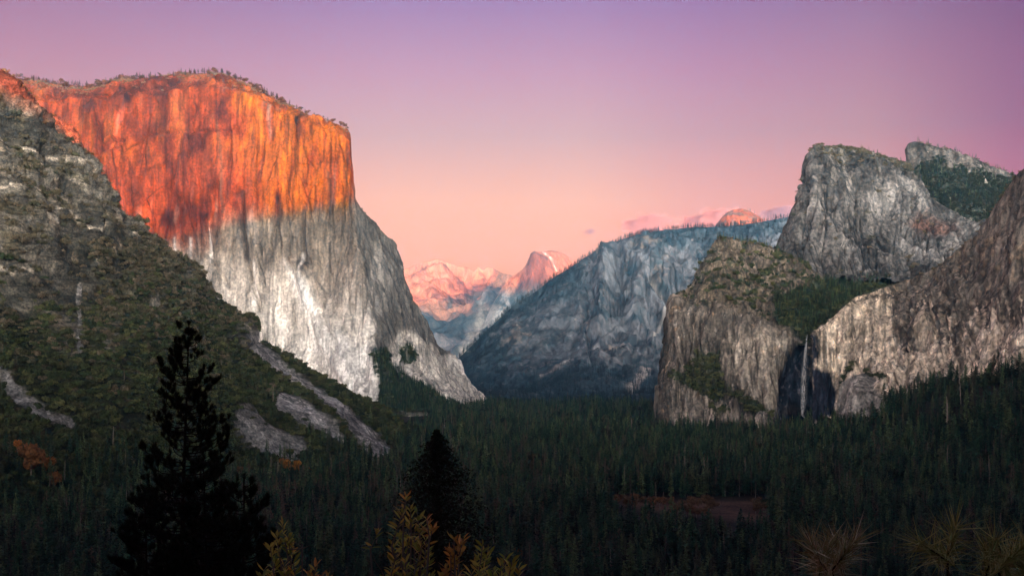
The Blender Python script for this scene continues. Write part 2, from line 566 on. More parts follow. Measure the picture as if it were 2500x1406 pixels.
def ec_paint(P, px, py):
    sh = px.shape
    n1 = fbm(P, (240, 240, 240), 4); n2 = fbm(P, (40, 40, 300), 4, off=4); n3 = fbm(P, (14, 14, 120), 3, off=8)
    pale = flat((0.72, 0.675, 0.615), sh)
    c = pale
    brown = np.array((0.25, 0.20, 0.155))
    rust_glow = np.array((0.100, 0.025, 0.006)); gold_glow = np.array((0.20, 0.078, 0.005))  # iron stain deepened with sunset glow painted into the rock
    c = lerp3(c, np.array((0.42, 0.365, 0.31)), smooth(880, 720, py + 70 * n1 + 40 * n2) * 0.75)
    # browner varnished rock higher up; pale new rock at the foot
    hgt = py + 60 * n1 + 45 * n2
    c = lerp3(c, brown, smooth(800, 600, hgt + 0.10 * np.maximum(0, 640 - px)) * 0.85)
    pink = np.array((0.20, 0.050, 0.024))  # pink of the low sun painted into the lower lit band
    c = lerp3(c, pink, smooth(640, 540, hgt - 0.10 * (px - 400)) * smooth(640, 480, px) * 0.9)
    sun_edge = ip(px, [(200, 600), (400, 585), (600, 535), (700, 520), (860, 492), (1200, 480)])  # edge of the sunlight, which the painted colours follow
    c = lerp3(c, np.array((0.150, 0.122, 0.092)) * (1 + 0.6 * n2)[..., None], smooth(sun_edge + 190, sun_edge + 20, py + 50 * n1 + 30 * n2) * smooth(400, 590, px + 60 * n1) * 0.92)
    up = smooth(sun_edge + 22, sun_edge - 40, py + 20 * n1 + 12 * n2)
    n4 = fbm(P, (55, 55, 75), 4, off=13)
    c = lerp3(c, rust_glow * (1 + 0.9 * n4 + 0.5 * n1)[..., None], up * smooth(-0.75, -0.3, n2))
    c = lerp3(c, gold_glow, smooth(-40, 40, poly_sd(px + 30 * n1, py, [(585, 230), (610, 300), (640, 520), (860, 520), (880, 320), (800, 280), (700, 240)])) * smooth(-0.45, 0.25, n2 + 0.4 * n3) * 0.95)
    c = lerp3(c, gold_glow, smooth(0.0, 0.5, n2 * 0.6 + n1 + n4 * 0.5) * smooth(440, 330, py) * 0.55)
    # dark stains
    c = lerp3(c, np.array((0.075, 0.028, 0.018)), smooth(0.10, 0.40, n2 + 0.35 * n1 + 0.3 * n3) * smooth(560, 420, py) * 0.42)
    c = lerp3(c, np.array((0.14, 0.125, 0.115)), smooth(0.30, 0.62, n2 + 0.5 * n3) * smooth(830, 560, py) * smooth(480, 560, py) * 0.7)
    for ln, w in (([(590, 470), (596, 560), (604, 630)], 7), ([(500, 545), (515, 600)], 4), ([(742, 500), (744, 600), (748, 660)], 4), ([(690, 500), (690, 620)], 3), ([(530, 300), (540, 420), (545, 520)], 4), ([(800, 420), (803, 520)], 4)):
        c = lerp3(c, np.array((0.06, 0.04, 0.03)), np.exp(-(line_d(px + 4 * n3, py, ln) / w) ** 2) * 0.8)
    c = c * (1 - 0.55 * crack_mask(px, py, EC_LINES))[..., None]
    # white streaks of water and fresh scars
    for ln, w in (([(510, 560), (512, 640)], 3), ([(463, 580), (465, 640)], 3), ([(490, 640), (491, 680)], 2.5), ([(622, 640), (628, 760)], 4), ([(740, 620), (742, 700)], 3), ([(425, 580), (430, 660)], 2.5)):
        c = lerp3(c, np.array((0.72, 0.70, 0.68)), np.exp(-(line_d(px + 3 * n3, py, ln) / w) ** 2) * 0.42)
    # the bright ribbon that runs down to the toe
    c = lerp3(c, np.array((0.84, 0.81, 0.77)), smooth(-14, 12, poly_sd(px + 14 * n1, py + 10 * n2, [(700, 640), (745, 690), (800, 780), (880, 850), (905, 850), (935, 995), (840, 960), (790, 860)])) * (0.75 + 0.5 * n2))
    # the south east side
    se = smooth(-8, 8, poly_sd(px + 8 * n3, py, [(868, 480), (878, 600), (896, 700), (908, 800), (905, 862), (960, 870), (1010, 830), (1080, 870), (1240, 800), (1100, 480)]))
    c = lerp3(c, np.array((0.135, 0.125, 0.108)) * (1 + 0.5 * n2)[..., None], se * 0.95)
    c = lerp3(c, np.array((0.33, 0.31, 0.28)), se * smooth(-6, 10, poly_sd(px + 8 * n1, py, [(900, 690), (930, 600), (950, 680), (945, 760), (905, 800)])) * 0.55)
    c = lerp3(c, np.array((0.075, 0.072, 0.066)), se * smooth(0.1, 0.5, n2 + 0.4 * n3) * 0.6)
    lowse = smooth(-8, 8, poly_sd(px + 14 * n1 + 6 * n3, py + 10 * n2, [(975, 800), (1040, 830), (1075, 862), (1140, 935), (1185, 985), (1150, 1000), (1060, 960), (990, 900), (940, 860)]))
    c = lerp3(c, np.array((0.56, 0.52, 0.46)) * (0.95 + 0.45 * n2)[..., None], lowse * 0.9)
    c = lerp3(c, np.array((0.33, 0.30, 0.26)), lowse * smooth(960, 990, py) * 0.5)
    # vegetation of the rim and wooded talus under the east side
    rim = smooth(0.62, 0.9, 1 - (py - ip(px, EC_CREST)) / 75 + 0.35 * n1) * (px < 860) * smooth(620, 480, px)
    c = lerp3(c, np.array((0.13, 0.085, 0.05)), rim * smooth(-0.2, 0.3, n3 + n1) * 0.6)
    tal = ec_talus(px + 8 * n1, py + 8 * n3)
    c = lerp3(c, np.array((0.05, 0.055, 0.035)), tal * 0.9)
    return c


def ec_talus(px, py):
    t = smooth(-4, 6, poly_sd(px, py, [(905, 858), (945, 868), (975, 905), (1010, 940), (1060, 975), (1120, 1000), (1200, 1006), (1200, 1030), (900, 1030), (932, 990), (915, 920)]))
    sn = np.minimum(line_d(px, py, [(1040, 955), (1080, 985), (1095, 995)]), line_d(px, py, [(1085, 965), (1120, 985), (1148, 998)]))
    sn = np.minimum(sn, line_d(px, py, [(950, 880), (985, 930)]))
    t = np.maximum(t, smooth(-6, 8, poly_sd(px, py, [(970, 852), (1000, 850), (1015, 872), (1000, 888), (975, 885)])))
    return t * smooth(2, 6, sn)


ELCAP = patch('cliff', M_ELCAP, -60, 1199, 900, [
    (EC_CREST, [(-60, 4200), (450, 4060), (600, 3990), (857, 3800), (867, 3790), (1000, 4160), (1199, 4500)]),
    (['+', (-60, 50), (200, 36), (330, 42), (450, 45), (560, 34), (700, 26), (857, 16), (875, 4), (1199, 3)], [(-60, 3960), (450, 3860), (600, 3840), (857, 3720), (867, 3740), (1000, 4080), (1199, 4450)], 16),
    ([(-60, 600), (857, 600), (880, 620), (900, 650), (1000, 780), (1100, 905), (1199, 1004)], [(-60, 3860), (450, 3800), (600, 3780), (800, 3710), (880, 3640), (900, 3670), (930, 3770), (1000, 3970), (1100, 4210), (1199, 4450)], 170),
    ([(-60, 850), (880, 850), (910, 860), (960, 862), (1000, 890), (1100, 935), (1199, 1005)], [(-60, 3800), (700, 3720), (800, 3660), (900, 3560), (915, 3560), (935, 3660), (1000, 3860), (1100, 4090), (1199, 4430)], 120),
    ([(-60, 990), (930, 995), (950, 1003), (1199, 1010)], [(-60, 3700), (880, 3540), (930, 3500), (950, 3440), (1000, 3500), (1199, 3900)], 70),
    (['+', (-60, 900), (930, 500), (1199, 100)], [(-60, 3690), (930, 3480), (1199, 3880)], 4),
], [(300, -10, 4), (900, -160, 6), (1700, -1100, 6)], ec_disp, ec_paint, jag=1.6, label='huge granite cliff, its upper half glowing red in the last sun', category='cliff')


# --- near slope on the left
LS_CREST = [(-260, 480), (-120, 330), (-40, 185), (0, 168), (15, 175), (40, 196), (67, 224), (87, 236), (91, 250), (107, 267), (122, 283), (129, 298), (144, 325), (160, 340), (190, 357), (206, 365), (211, 375),
            (226, 379), (244, 399), (247, 425), (259, 427), (267, 437), (276, 463), (286, 496), (292, 515), (296, 535), (320, 546), (346, 568), (378, 589), (397, 613), (416, 629), (440, 643), (472, 650), (481, 672),
            (500, 694), (545, 743), (588, 776), (600, 817), (637, 836), (669, 851), (708, 875), (752, 903), (808, 931), (864, 967), (908, 992), (940, 1020), (972, 1050), (1014, 1074), (1040, 1092), (1100, 1105)]
CHUTES = [([(608, 838), (650, 870), (720, 925), (800, 985), (850, 1030), (905, 1070), (950, 1105), (985, 1128)], 20, 1.0),
          ([(690, 975), (740, 1010), (800, 1055), (850, 1095), (905, 1130), (950, 1162)], 17, 0.95),
          ([(560, 940), (600, 975), (640, 1005), (690, 1040)], 8, 0.6),
          ([(590, 1030), (640, 1060), (680, 1085), (720, 1105)], 26, 0.55),
          ([(760, 960), (810, 1010), (860, 1050), (930, 1095)], 17, 0.6),
          ([(0, 915), (30, 945), (80, 985), (130, 1015), (175, 1030)], 13, 0.65),
          ([(15, 1003), (48, 1021)], 5, 0.9), ([(196, 690), (200, 760), (196, 830), (200, 875)], 7, 0.7)]
LEDGES = [[(0, 336), (30, 345)], [(50, 365), (75, 372), (95, 374)], [(130, 380), (150, 384), (190, 390), (218, 398)], [(0, 474), (60, 478), (125, 484)], [(125, 512), (150, 524), (200, 545), (250, 563)],
          [(105, 540), (140, 553)], [(318, 588), (355, 602), (380, 610)], [(70, 398), (100, 405), (120, 410)], [(170, 438), (215, 448)], [(55, 655), (80, 660)], [(235, 640), (265, 650)], [(0, 660), (35, 668)]]


def ls_chute(px, py):
    m = np.zeros(px.shape)
    for pts, w, a in CHUTES:
        m = np.maximum(m, a * smooth(w * 1.25, w * 0.6, line_d(px, py, pts)))
    return m


def ls_rock(P, px, py):
    """how bare the slope is, 1 bare"""
    n1 = fbm(P, (150, 150, 110), 4, off=1); n2 = fbm(P, (45, 45, 34), 4, off=6)
    top = ip(px, [(-260, 800), (0, 800), (120, 785), (240, 720), (350, 665), (420, 670), (520, 690), (1100, 900)])
    b = smooth(60, -160, py - top + 130 * n1)
    b = np.maximum(b, smooth(-20, 20, poly_sd(px + 20 * n1, py + 20 * n2, [(0, 640), (90, 650), (180, 640), (200, 700), (190, 850), (170, 800), (120, 760), (60, 770), (0, 735)])) * 0.9)
    for pg in ([(150, 770), (190, 760), (205, 800), (200, 880), (165, 850)], [(235, 800), (290, 790), (300, 850), (250, 865)], [(365, 700), (405, 715), (415, 760), (370, 745)], [(560, 815), (595, 800), (602, 850), (575, 850)], [(395, 615), (470, 650), (470, 690), (430, 680)]):
        b = np.maximum(b, smooth(-6, 8, poly_sd(px + 8 * n2, py + 8 * n1, pg)) * 0.9)
    b = b * smooth(0.55, 0.05, n2 + 0.4 * n1 - 0.10)
    return np.clip(b, 0, 1)


def ls_disp(P, px, py):
    top = smooth(820, 520, py)
    d = 34 * fbm(P, (230, 230, 300), 3) + 12 * fbm(P, (60, 60, 40), 3, off=3) * (0.5 + top)
    d += top * (10 * (ridged(P, (70, 70, 60), 3, 5.0) - 0.5) + 5 * np.round(1.8 * fbm(P, (40, 40, 16), 2, off=2)))
    d -= 3 * ls_chute(px, py)
    # dark gully of the upper wall and the outcrop with its notch
    d -= 26 * np.exp(-(line_d(px, py, [(100, 290), (112, 360), (116, 400)]) / 7) ** 2)
    d -= 22 * np.exp(-(line_d(px, py, [(150, 430), (175, 480), (200, 510)]) / 8) ** 2)
    d += 22 * smooth(-6, 8, poly_sd(px, py, [(560, 800), (595, 785), (603, 850), (575, 855)]))
    return d


def ls_paint(P, px, py):
    sh = px.shape
    n1 = fbm(P, (160, 160, 120), 4); n2 = fbm(P, (40, 40, 30), 4, off=4); n3 = fbm(P, (12, 12, 9), 3, off=9)
    c = flat((0.085, 0.074, 0.046), sh)
    c = lerp3(c, np.array((0.032, 0.036, 0.019)), smooth(560, 800, py + 60 * n1))
    c = lerp3(c, np.array((0.12, 0.085, 0.055)), smooth(0.1, 0.5, n2) * 0.5)
    rk = ls_rock(P, px, py)
    rockc = lerp3(flat((0.150, 0.135, 0.108), sh), np.array((0.048, 0.046, 0.039)), smooth(-0.3, 0.4, n1 + 0.5 * n2))
    rockc = lerp3(rockc, np.array((0.33, 0.27, 0.19)), smooth(0.35, 0.6, n2 + 0.3 * n3) * 0.6)
    c = lerp3(c, rockc, rk * 0.9)
    c = lerp3(c, np.array((0.085, 0.030, 0.018)) * (1 + 0.6 * n3)[..., None], smooth(-8, 10, poly_sd(px + 6 * n2, py + 6 * n2, [(-200, 100), (0, 150), (70, 200), (110, 260), (70, 262), (40, 245), (0, 232), (-200, 240)])) * 0.9)  # brushy tip with the red of the last sun painted in
    for lg in LEDGES:
        c = lerp3(c, np.array((0.55, 0.48, 0.38)), np.exp(-(line_d(px + 3 * n3, py + 5 * n2, lg) / 3.4) ** 2) * smooth(-0.7, 0.1, n3) * 0.95)
    ch = ls_chute(px + 5 * n2 + 3 * n3, py + 5 * n2)
    tal = lerp3(flat((0.34, 0.325, 0.31), sh), np.array((0.12, 0.113, 0.10)), smooth(-0.1, 0.5, n3 + 0.5 * n2))
    c = lerp3(c, tal, np.clip(ch * 1.1, 0, 1))
    c = lerp3(c, np.array((0.60, 0.58, 0.55)), ch * smooth(0.45, 0.7, n3) * 0.8)
    return c


SLOPE = patch('hillside', M_SLOPE, -260, 1100, 900, [
    (LS_CREST, [(-260, 2100), (0, 2100), (250, 2150), (400, 2230), (600, 2300), (800, 2350), (1100, 2450)]),
    (['+', (-260, 30), (0, 40), (400, 25), (1100, 2)], [(-260, 2030), (0, 2030), (250, 2090), (400, 2180), (600, 2260), (800, 2320), (1100, 2440)], 16),
    ([(-260, 850), (0, 740), (300, 820), (600, 950), (950, 1096), (1100, 1107)], [(-260, 1700), (0, 1750), (300, 1810), (600, 1880), (950, 2090), (1100, 2400)], 180),
    ([(-260, 1330), (0, 1300), (300, 1250), (600, 1200), (950, 1170), (1100, 1110)], [(-260, 1050), (0, 1150), (300, 1310), (600, 1516), (950, 1735), (1100, 2300)], 160),
    (['+', (-260, 1100), (0, 1330), (600, 500), (1100, 60)], [(-260, 1040), (0, 1140), (300, 1300), (600, 1506), (950, 1725), (1100, 2290)], 4),
], [(120, -20, 4), (400, -260, 5), (700, -700, 5)], ls_disp, ls_paint, jag=2.5, jag_s=9, label='steep brush covered slope with bare ledges and pale talus chutes', category='hillside')


def spur_disp(P, px, py):
    return 14 * fbm(P, (60, 60, 90), 3) + 8 * (ridged(P, (30, 30, 60), 3) - 0.5)


def spur_paint(P, px, py):
    n = fbm(P, (30, 30, 50), 4)
    return lerp3(flat((0.30, 0.14, 0.085), px.shape), np.array((0.13, 0.06, 0.04)), smooth(-0.2, 0.4, n))


SPUR = patch('rock_spur', M_SLOPE, 60, 330, 160, [
    ([(60, 420), (95, 330), (112, 285), (122, 281), (149, 286), (157, 298), (174, 308), (189, 328), (199, 346), (206, 360), (212, 380), (240, 450), (290, 550), (330, 620)], [(60, 2235), (330, 2330)]),
    (['+', (60, 30), (330, 20)], [(60, 2215), (330, 2310)], 20),
    (['+', (60, 300), (330, 200)], [(60, 2170), (330, 2270)], 60),
], [(80, -30, 3), (300, -500, 4)], spur_disp, spur_paint, jag=2.0, jag_s=9, label='small dark red rock spur showing behind the brushy slope crest', category='rock spur')


# --- blue ridge across the valley
RG_CREST = [(1060, 915), (1080, 900), (1120, 871), (1150, 842), (1190, 803), (1230, 766), (1255, 742), (1310, 707), (1350, 677), (1400, 650), (1440, 627), (1480, 604), (1520, 585), (1560, 573), (1600, 564),
            (1650, 558), (1700, 554), (1760, 553), (1800, 549), (1850, 542), (1900, 533), (1940, 527), (2100, 520)]


def rg_bare(P, px, py):
    n1 = fbm(P, (420, 420, 500), 4, off=2); n2 = fbm(P, (110, 110, 150), 4, off=5)
    m = smooth(-30, 30, poly_sd(px + 40 * n1, py + 30 * n1, [(1410, 720), (1440, 640), (1475, 606), (1560, 590), (1700, 600), (1960, 560), (1960, 800), (1700, 900), (1560, 905), (1500, 900), (1440, 900), (1380, 860), (1400, 800)]))
    m = np.maximum(m, smooth(-20, 20, poly_sd(px + 50 * n1, py + 40 * n2, [(1230, 800), (1300, 740), (1380, 720), (1430, 780), (1430, 880), (1350, 920), (1240, 890)])) * 0.75)
    m = np.maximum(m, smooth(-14, 14, poly_sd(px + 30 * n1, py + 20 * n2, [(1150, 930), (1250, 940), (1260, 965), (1160, 970)])) * 0.5)
    return np.clip(m * smooth(0.6, 0.0, n2 + 0.5 * n1 - 0.15), 0, 1)


RG_LINES = crack_lines(3, 90, 1420, 1960, [(1420, 650), (1480, 610), (1600, 590), (1960, 560)], [(1420, 820), (1960, 850)], 30, 130, 0.2)


def rg_disp(P, px, py):
    b = smooth(-60, 60, poly_sd(px, py, [(1420, 620), (1480, 590), (1960, 540), (1960, 900), (1420, 900)]))
    d = 70 * fbm(P, (700, 700, 900), 3) + (22 + 55 * b) * (ridged(P, (150, 150, 1100), 4, 2.0) - 0.5) + 13 * fbm(P, (60, 60, 200), 4, off=3) + 14 * b * np.round(2 * fbm(P, (120, 120, 500), 2, off=5))
    d += 70 * smooth(600, 680, py) * np.exp(-(line_d(px, py, [(1483, 620), (1470, 700), (1462, 800)]) / 16) ** 2) - 60 * np.exp(-(line_d(px, py, [(1512, 620), (1505, 760)]) / 12) ** 2)
    d += 60 * smooth(600, 680, py) * np.exp(-(line_d(px, py, [(1570, 600), (1560, 700), (1545, 800)]) / 22) ** 2)
    d -= 22 * crack_mask(px, py, RG_LINES)
    d -= 90 * np.exp(-(line_d(px, py, [(1588, 690), (1612, 720), (1632, 738)]) / 7) ** 2)
    return d


def rg_paint(P, px, py):
    sh = px.shape
    n1 = fbm(P, (300, 300, 400), 4); n2 = fbm(P, (70, 70, 190), 4, off=4); n3 = fbm(P, (30, 30, 60), 3, off=9)
    c = flat((0.048, 0.070, 0.084), sh)  # wooded ground tinted with the blue of distant haze
    rock = lerp3(flat((0.155, 0.165, 0.18), sh), np.array((0.062, 0.068, 0.076)), smooth(-0.3, 0.35, n2 + 0.5 * n1))  # grey granite, haze blue mixed in as well
    rock = lerp3(rock, np.array((0.46, 0.37, 0.27)), smooth(0.3, 0.6, n1 + 0.4 * n3) * 0.4)
    c = lerp3(c, rock * (1 - 0.6 * crack_mask(px, py, RG_LINES))[..., None], rg_bare(P, px, py))
    c = lerp3(c, np.array((0.27, 0.27, 0.27)), smooth(0.40, 0.65, n3 + 0.5 * n2) * 0.3)
    for ln, w, k in (([(1590, 690), (1612, 716), (1630, 735)], 4, 0.9), ([(1632, 742), (1612, 790), (1598, 818)], 4, 0.55), ([(1395, 880), (1360, 905), (1320, 925)], 4, 0.5), ([(1660, 585), (1690, 578)], 3, 0.8)):
        c = lerp3(c, np.array((0.60, 0.57, 0.53)), np.exp(-(line_d(px + 4 * n3, py, ln) / w) ** 2) * k)
    c = lerp3(c, np.array((0.52, 0.47, 0.42)), smooth(-4, 4, poly_sd(px + 5 * n3, py + 5 * n2, [(1525, 950), (1545, 925), (1580, 905), (1590, 912), (1560, 938), (1535, 952)])) * 0.8)
    return c


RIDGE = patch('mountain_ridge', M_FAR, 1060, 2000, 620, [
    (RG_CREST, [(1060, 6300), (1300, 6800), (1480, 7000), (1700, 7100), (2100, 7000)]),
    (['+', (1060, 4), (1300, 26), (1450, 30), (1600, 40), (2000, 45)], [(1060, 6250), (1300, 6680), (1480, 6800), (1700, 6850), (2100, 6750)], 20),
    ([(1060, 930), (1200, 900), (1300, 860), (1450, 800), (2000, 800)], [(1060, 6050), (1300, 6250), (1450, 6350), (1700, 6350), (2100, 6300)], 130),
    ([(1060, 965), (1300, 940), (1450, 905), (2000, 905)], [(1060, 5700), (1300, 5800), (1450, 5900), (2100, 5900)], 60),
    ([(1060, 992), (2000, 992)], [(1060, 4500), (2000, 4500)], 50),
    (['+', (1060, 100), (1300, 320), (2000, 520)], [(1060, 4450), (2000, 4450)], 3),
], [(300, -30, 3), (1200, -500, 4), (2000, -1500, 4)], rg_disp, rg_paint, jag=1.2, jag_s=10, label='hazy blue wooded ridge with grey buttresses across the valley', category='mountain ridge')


# --- far peaks
FAR_CREST = [(900, 690), (940, 678), (985, 658), (1005, 651), (1040, 638), (1070, 631), (1085, 636), (1100, 641), (1140, 650), (1157, 657), (1167, 646), (1180, 655), (1190, 647), (1205, 654), (1225, 666), (1255, 671),
             (1300, 668), (1400, 680), (1500, 700)]


def far_disp(P, px, py):
    return 330 * fbm(P, (1500, 1500, 1500), 4) + 170 * (ridged(P, (700, 700, 900), 4, 3.0) - 0.5) + 60 * fbm(P, (200, 200, 260), 3, off=4)


def far_paint(P, px, py):
    sh = px.shape
    n1 = fbm(P, (800, 800, 700), 4); n2 = fbm(P, (200, 200, 260), 4, off=4)
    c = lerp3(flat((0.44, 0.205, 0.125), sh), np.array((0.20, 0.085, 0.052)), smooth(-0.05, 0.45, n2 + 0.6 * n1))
    dk = np.maximum(smooth(-8, 8, poly_sd(px + 12 * n2, py + 10 * n1, [(1140, 690), (1180, 672), (1250, 690), (1230, 730), (1200, 710)])), smooth(-4, 4, poly_sd(px, py + 5 * n2, [(1090, 742), (1096, 705), (1106, 703), (1104, 742)])))
    c = lerp3(c, np.array((0.09, 0.09, 0.085)), dk * 0.8)
    c = lerp3(c, np.array((0.20, 0.20, 0.205)), smooth(735, 775, py + 30 * n1 + 20 * n2) * 0.95)  # painted sunset tint ends here, shaded lower slopes painted grey
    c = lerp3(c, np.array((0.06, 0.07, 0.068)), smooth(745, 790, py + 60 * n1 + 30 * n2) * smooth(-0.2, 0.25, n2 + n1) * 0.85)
    c = lerp3(c, np.array((0.55, 0.50, 0.42)), smooth(-10, 10, poly_sd(px + 10 * n2, py, [(1175, 745), (1190, 760), (1160, 850), (1125, 870), (1130, 830)])) * 0.6)
    c = lerp3(c, np.array((0.66, 0.62, 0.58)), smooth(-5, 5, poly_sd(px + 8 * n2, py + 6 * n1, [(1190, 722), (1242, 700), (1244, 712), (1215, 728), (1180, 740)])) * 0.7)
    return c


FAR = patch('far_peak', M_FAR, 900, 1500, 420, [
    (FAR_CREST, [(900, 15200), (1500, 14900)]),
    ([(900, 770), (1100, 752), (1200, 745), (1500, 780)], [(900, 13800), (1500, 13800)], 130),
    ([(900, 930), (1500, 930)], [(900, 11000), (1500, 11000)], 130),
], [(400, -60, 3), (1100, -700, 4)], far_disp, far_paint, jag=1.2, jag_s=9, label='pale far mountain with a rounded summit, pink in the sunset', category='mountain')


def dome_disp(P, px, py):
    d = 30 * fbm(P, (300, 300, 600), 3) + 25 * (ridged(P, (120, 120, 700), 3) - 0.5)
    return d


def dome_paint(P, px, py):
    sh = px.shape
    n1 = fbm(P, (200, 200, 500), 4); n2 = fbm(P, (60, 60, 300), 3, off=3)
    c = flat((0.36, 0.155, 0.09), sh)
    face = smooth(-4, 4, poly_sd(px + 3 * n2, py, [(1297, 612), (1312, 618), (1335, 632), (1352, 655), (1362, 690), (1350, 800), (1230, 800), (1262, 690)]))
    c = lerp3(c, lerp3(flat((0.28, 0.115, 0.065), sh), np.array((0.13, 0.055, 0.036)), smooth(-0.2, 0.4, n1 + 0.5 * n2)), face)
    c = lerp3(c, np.array((0.66, 0.60, 0.56)), np.exp(-(line_d(px + 3 * n2, py + 2 * n1, [(1325, 616), (1340, 630), (1352, 648), (1358, 662)]) / 2.2) ** 2) * 0.7)
    c = lerp3(c, lerp3(flat((0.24, 0.235, 0.23), sh), np.array((0.075, 0.085, 0.085)), smooth(-0.1, 0.3, n1 + 0.4 * n2)), smooth(698, 730, py + 10 * n1))  # grey of the shaded foot painted below the sunset-tinted dome
    c = lerp3(c, np.array((0.45, 0.42, 0.38)), smooth(-8, 10, poly_sd(px + 8 * n2, py + 6 * n1, [(1190, 768), (1205, 745), (1225, 752), (1200, 800), (1165, 855), (1140, 868), (1160, 820)])) * 0.7)
    return c


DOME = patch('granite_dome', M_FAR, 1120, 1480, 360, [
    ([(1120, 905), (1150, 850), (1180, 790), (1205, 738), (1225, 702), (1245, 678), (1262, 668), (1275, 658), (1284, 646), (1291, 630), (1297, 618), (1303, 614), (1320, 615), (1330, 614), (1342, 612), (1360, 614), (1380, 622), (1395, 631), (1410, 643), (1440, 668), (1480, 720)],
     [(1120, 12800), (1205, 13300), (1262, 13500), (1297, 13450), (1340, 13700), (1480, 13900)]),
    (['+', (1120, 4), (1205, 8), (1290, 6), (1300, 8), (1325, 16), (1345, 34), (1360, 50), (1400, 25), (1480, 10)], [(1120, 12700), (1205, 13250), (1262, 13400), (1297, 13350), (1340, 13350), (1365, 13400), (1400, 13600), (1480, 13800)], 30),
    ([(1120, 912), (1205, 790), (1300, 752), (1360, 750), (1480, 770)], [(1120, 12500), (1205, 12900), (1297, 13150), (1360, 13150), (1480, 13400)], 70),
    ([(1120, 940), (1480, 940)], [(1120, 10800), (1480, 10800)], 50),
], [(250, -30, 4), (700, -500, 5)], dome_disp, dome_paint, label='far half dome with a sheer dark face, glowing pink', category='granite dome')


def sd_paint(P, px, py):
    n = fbm(P, (60, 60, 60), 4)
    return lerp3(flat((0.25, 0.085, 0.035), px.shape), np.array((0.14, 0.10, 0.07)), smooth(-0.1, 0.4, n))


SDOME = patch('rounded_dome', M_FAR, 1720, 1910, 160, [
    ([(1720, 575), (1745, 553), (1762, 531), (1775, 518), (1790, 512), (1808, 509), (1825, 513), (1840, 520), (1855, 530), (1875, 546), (1910, 565)], [(1720, 9600), (1910, 9600)]),
    (['+', (1720, 12), (1808, 18), (1910, 12)], [(1720, 9450), (1910, 9450)], 20),
    ([(1720, 640), (1910, 640)], [(1720, 9100), (1910, 9100)], 30),
], [(150, -20, 3), (500, -400, 4)], lambda P, px, py: 20 * fbm(P, (150, 150, 150), 4), sd_paint, jag=0.8, jag_s=8, label='small rounded summit glowing orange behind the blue ridge', category='granite dome')


# --- rocks and falls on the right
F1_CREST = [(1596, 1064), (1604, 990), (1611, 930), (1621, 870), (1632, 810), (1644, 753), (1651, 729), (1668, 712), (1688, 702), (1702, 685), (1713, 657), (1726, 622), (1738, 600), (1751, 584), (1775, 578), (1800, 586),
            (1830, 593), (1870, 601), (1900, 613), (1940, 633), (1980, 655), (2020, 680), (2060, 690), (2100, 690), (2160, 684), (2240, 690)]
BOWL = [(1880, 730), (1930, 712), (1985, 700), (2030, 682), (2080, 668), (2180, 672), (2210, 690), (2110, 722), (2060, 745), (2035, 772), (2005, 800), (1975, 818), (1945, 808), (1920, 795), (1898, 775)]
WET = [(1942, 818), (1998, 816), (2000, 870), (1995, 905), (2008, 905), (2030, 905), (2038, 940), (2036, 1005), (2000, 1030), (1940, 1045), (1900, 1040), (1880, 1000), (1905, 930), (1922, 870)]
F1_VEG = [[(1640, 915), (1700, 870), (1752, 858), (1768, 925), (1800, 955), (1860, 985), (1882, 1002), (1850, 1012), (1800, 985), (1770, 965), (1740, 985), (1700, 960)],
          [(1730, 990), (1775, 985), (1785, 1005), (1740, 1012)], [(1722, 1045), (1745, 1025), (1795, 1025), (1812, 1075), (1720, 1080)], [(1740, 990), (1700, 940), (1760, 1010)], [(1690, 860), (1715, 855), (1725, 880), (1700, 890)]]


def f1_veg(P, px, py):
    n1 = fbm(P, (60, 60, 60), 4, off=3); n2 = fbm(P, (18, 18, 18), 3, off=8)
    m = smooth(-6, 8, poly_sd(px + 14 * n1, py + 10 * n2, BOWL))
    for pg in F1_VEG:
        m = np.maximum(m, smooth(-3, 8, poly_sd(px + 14 * n1 + 6 * n2, py + 14 * n2, pg)) * 0.9)
    top = smooth(0, 20, ip(px, [(1596, 700), (1650, 742), (1700, 770), (1800, 760), (1880, 800), (1960, 815), (2240, 760)]) - py)
    m = np.maximum(m, top * smooth(0.12, 0.42, n2 + 0.5 * n1) * 0.85)
    return m


F1_LINES = crack_lines(4, 120, 1610, 1930, [(1610, 880), (1650, 745), (1720, 770), (1930, 820)], [(1610, 1040), (1930, 1000)], 25, 120, 0.15)


def f1_disp(P, px, py):
    d = 22 * fbm(P, (130, 130, 260), 3) + 14 * (ridged(P, (48, 48, 260), 3, 2.0) - 0.5) + 5 * fbm(P, (18, 18, 60), 3, off=3) + 5 * np.round(2 * fbm(P, (44, 44, 300), 2, off=6))
    al = smooth(-25, 30, poly_sd(px, py, WET))
    d = d * (1 - 0.5 * al) - 55 * al - 6 * crack_mask(px, py, F1_LINES)
    d -= 26 * np.exp(-(line_d(px, py, [(2012, 905), (2020, 940), (2022, 1000)]) / 12) ** 2)
    return d


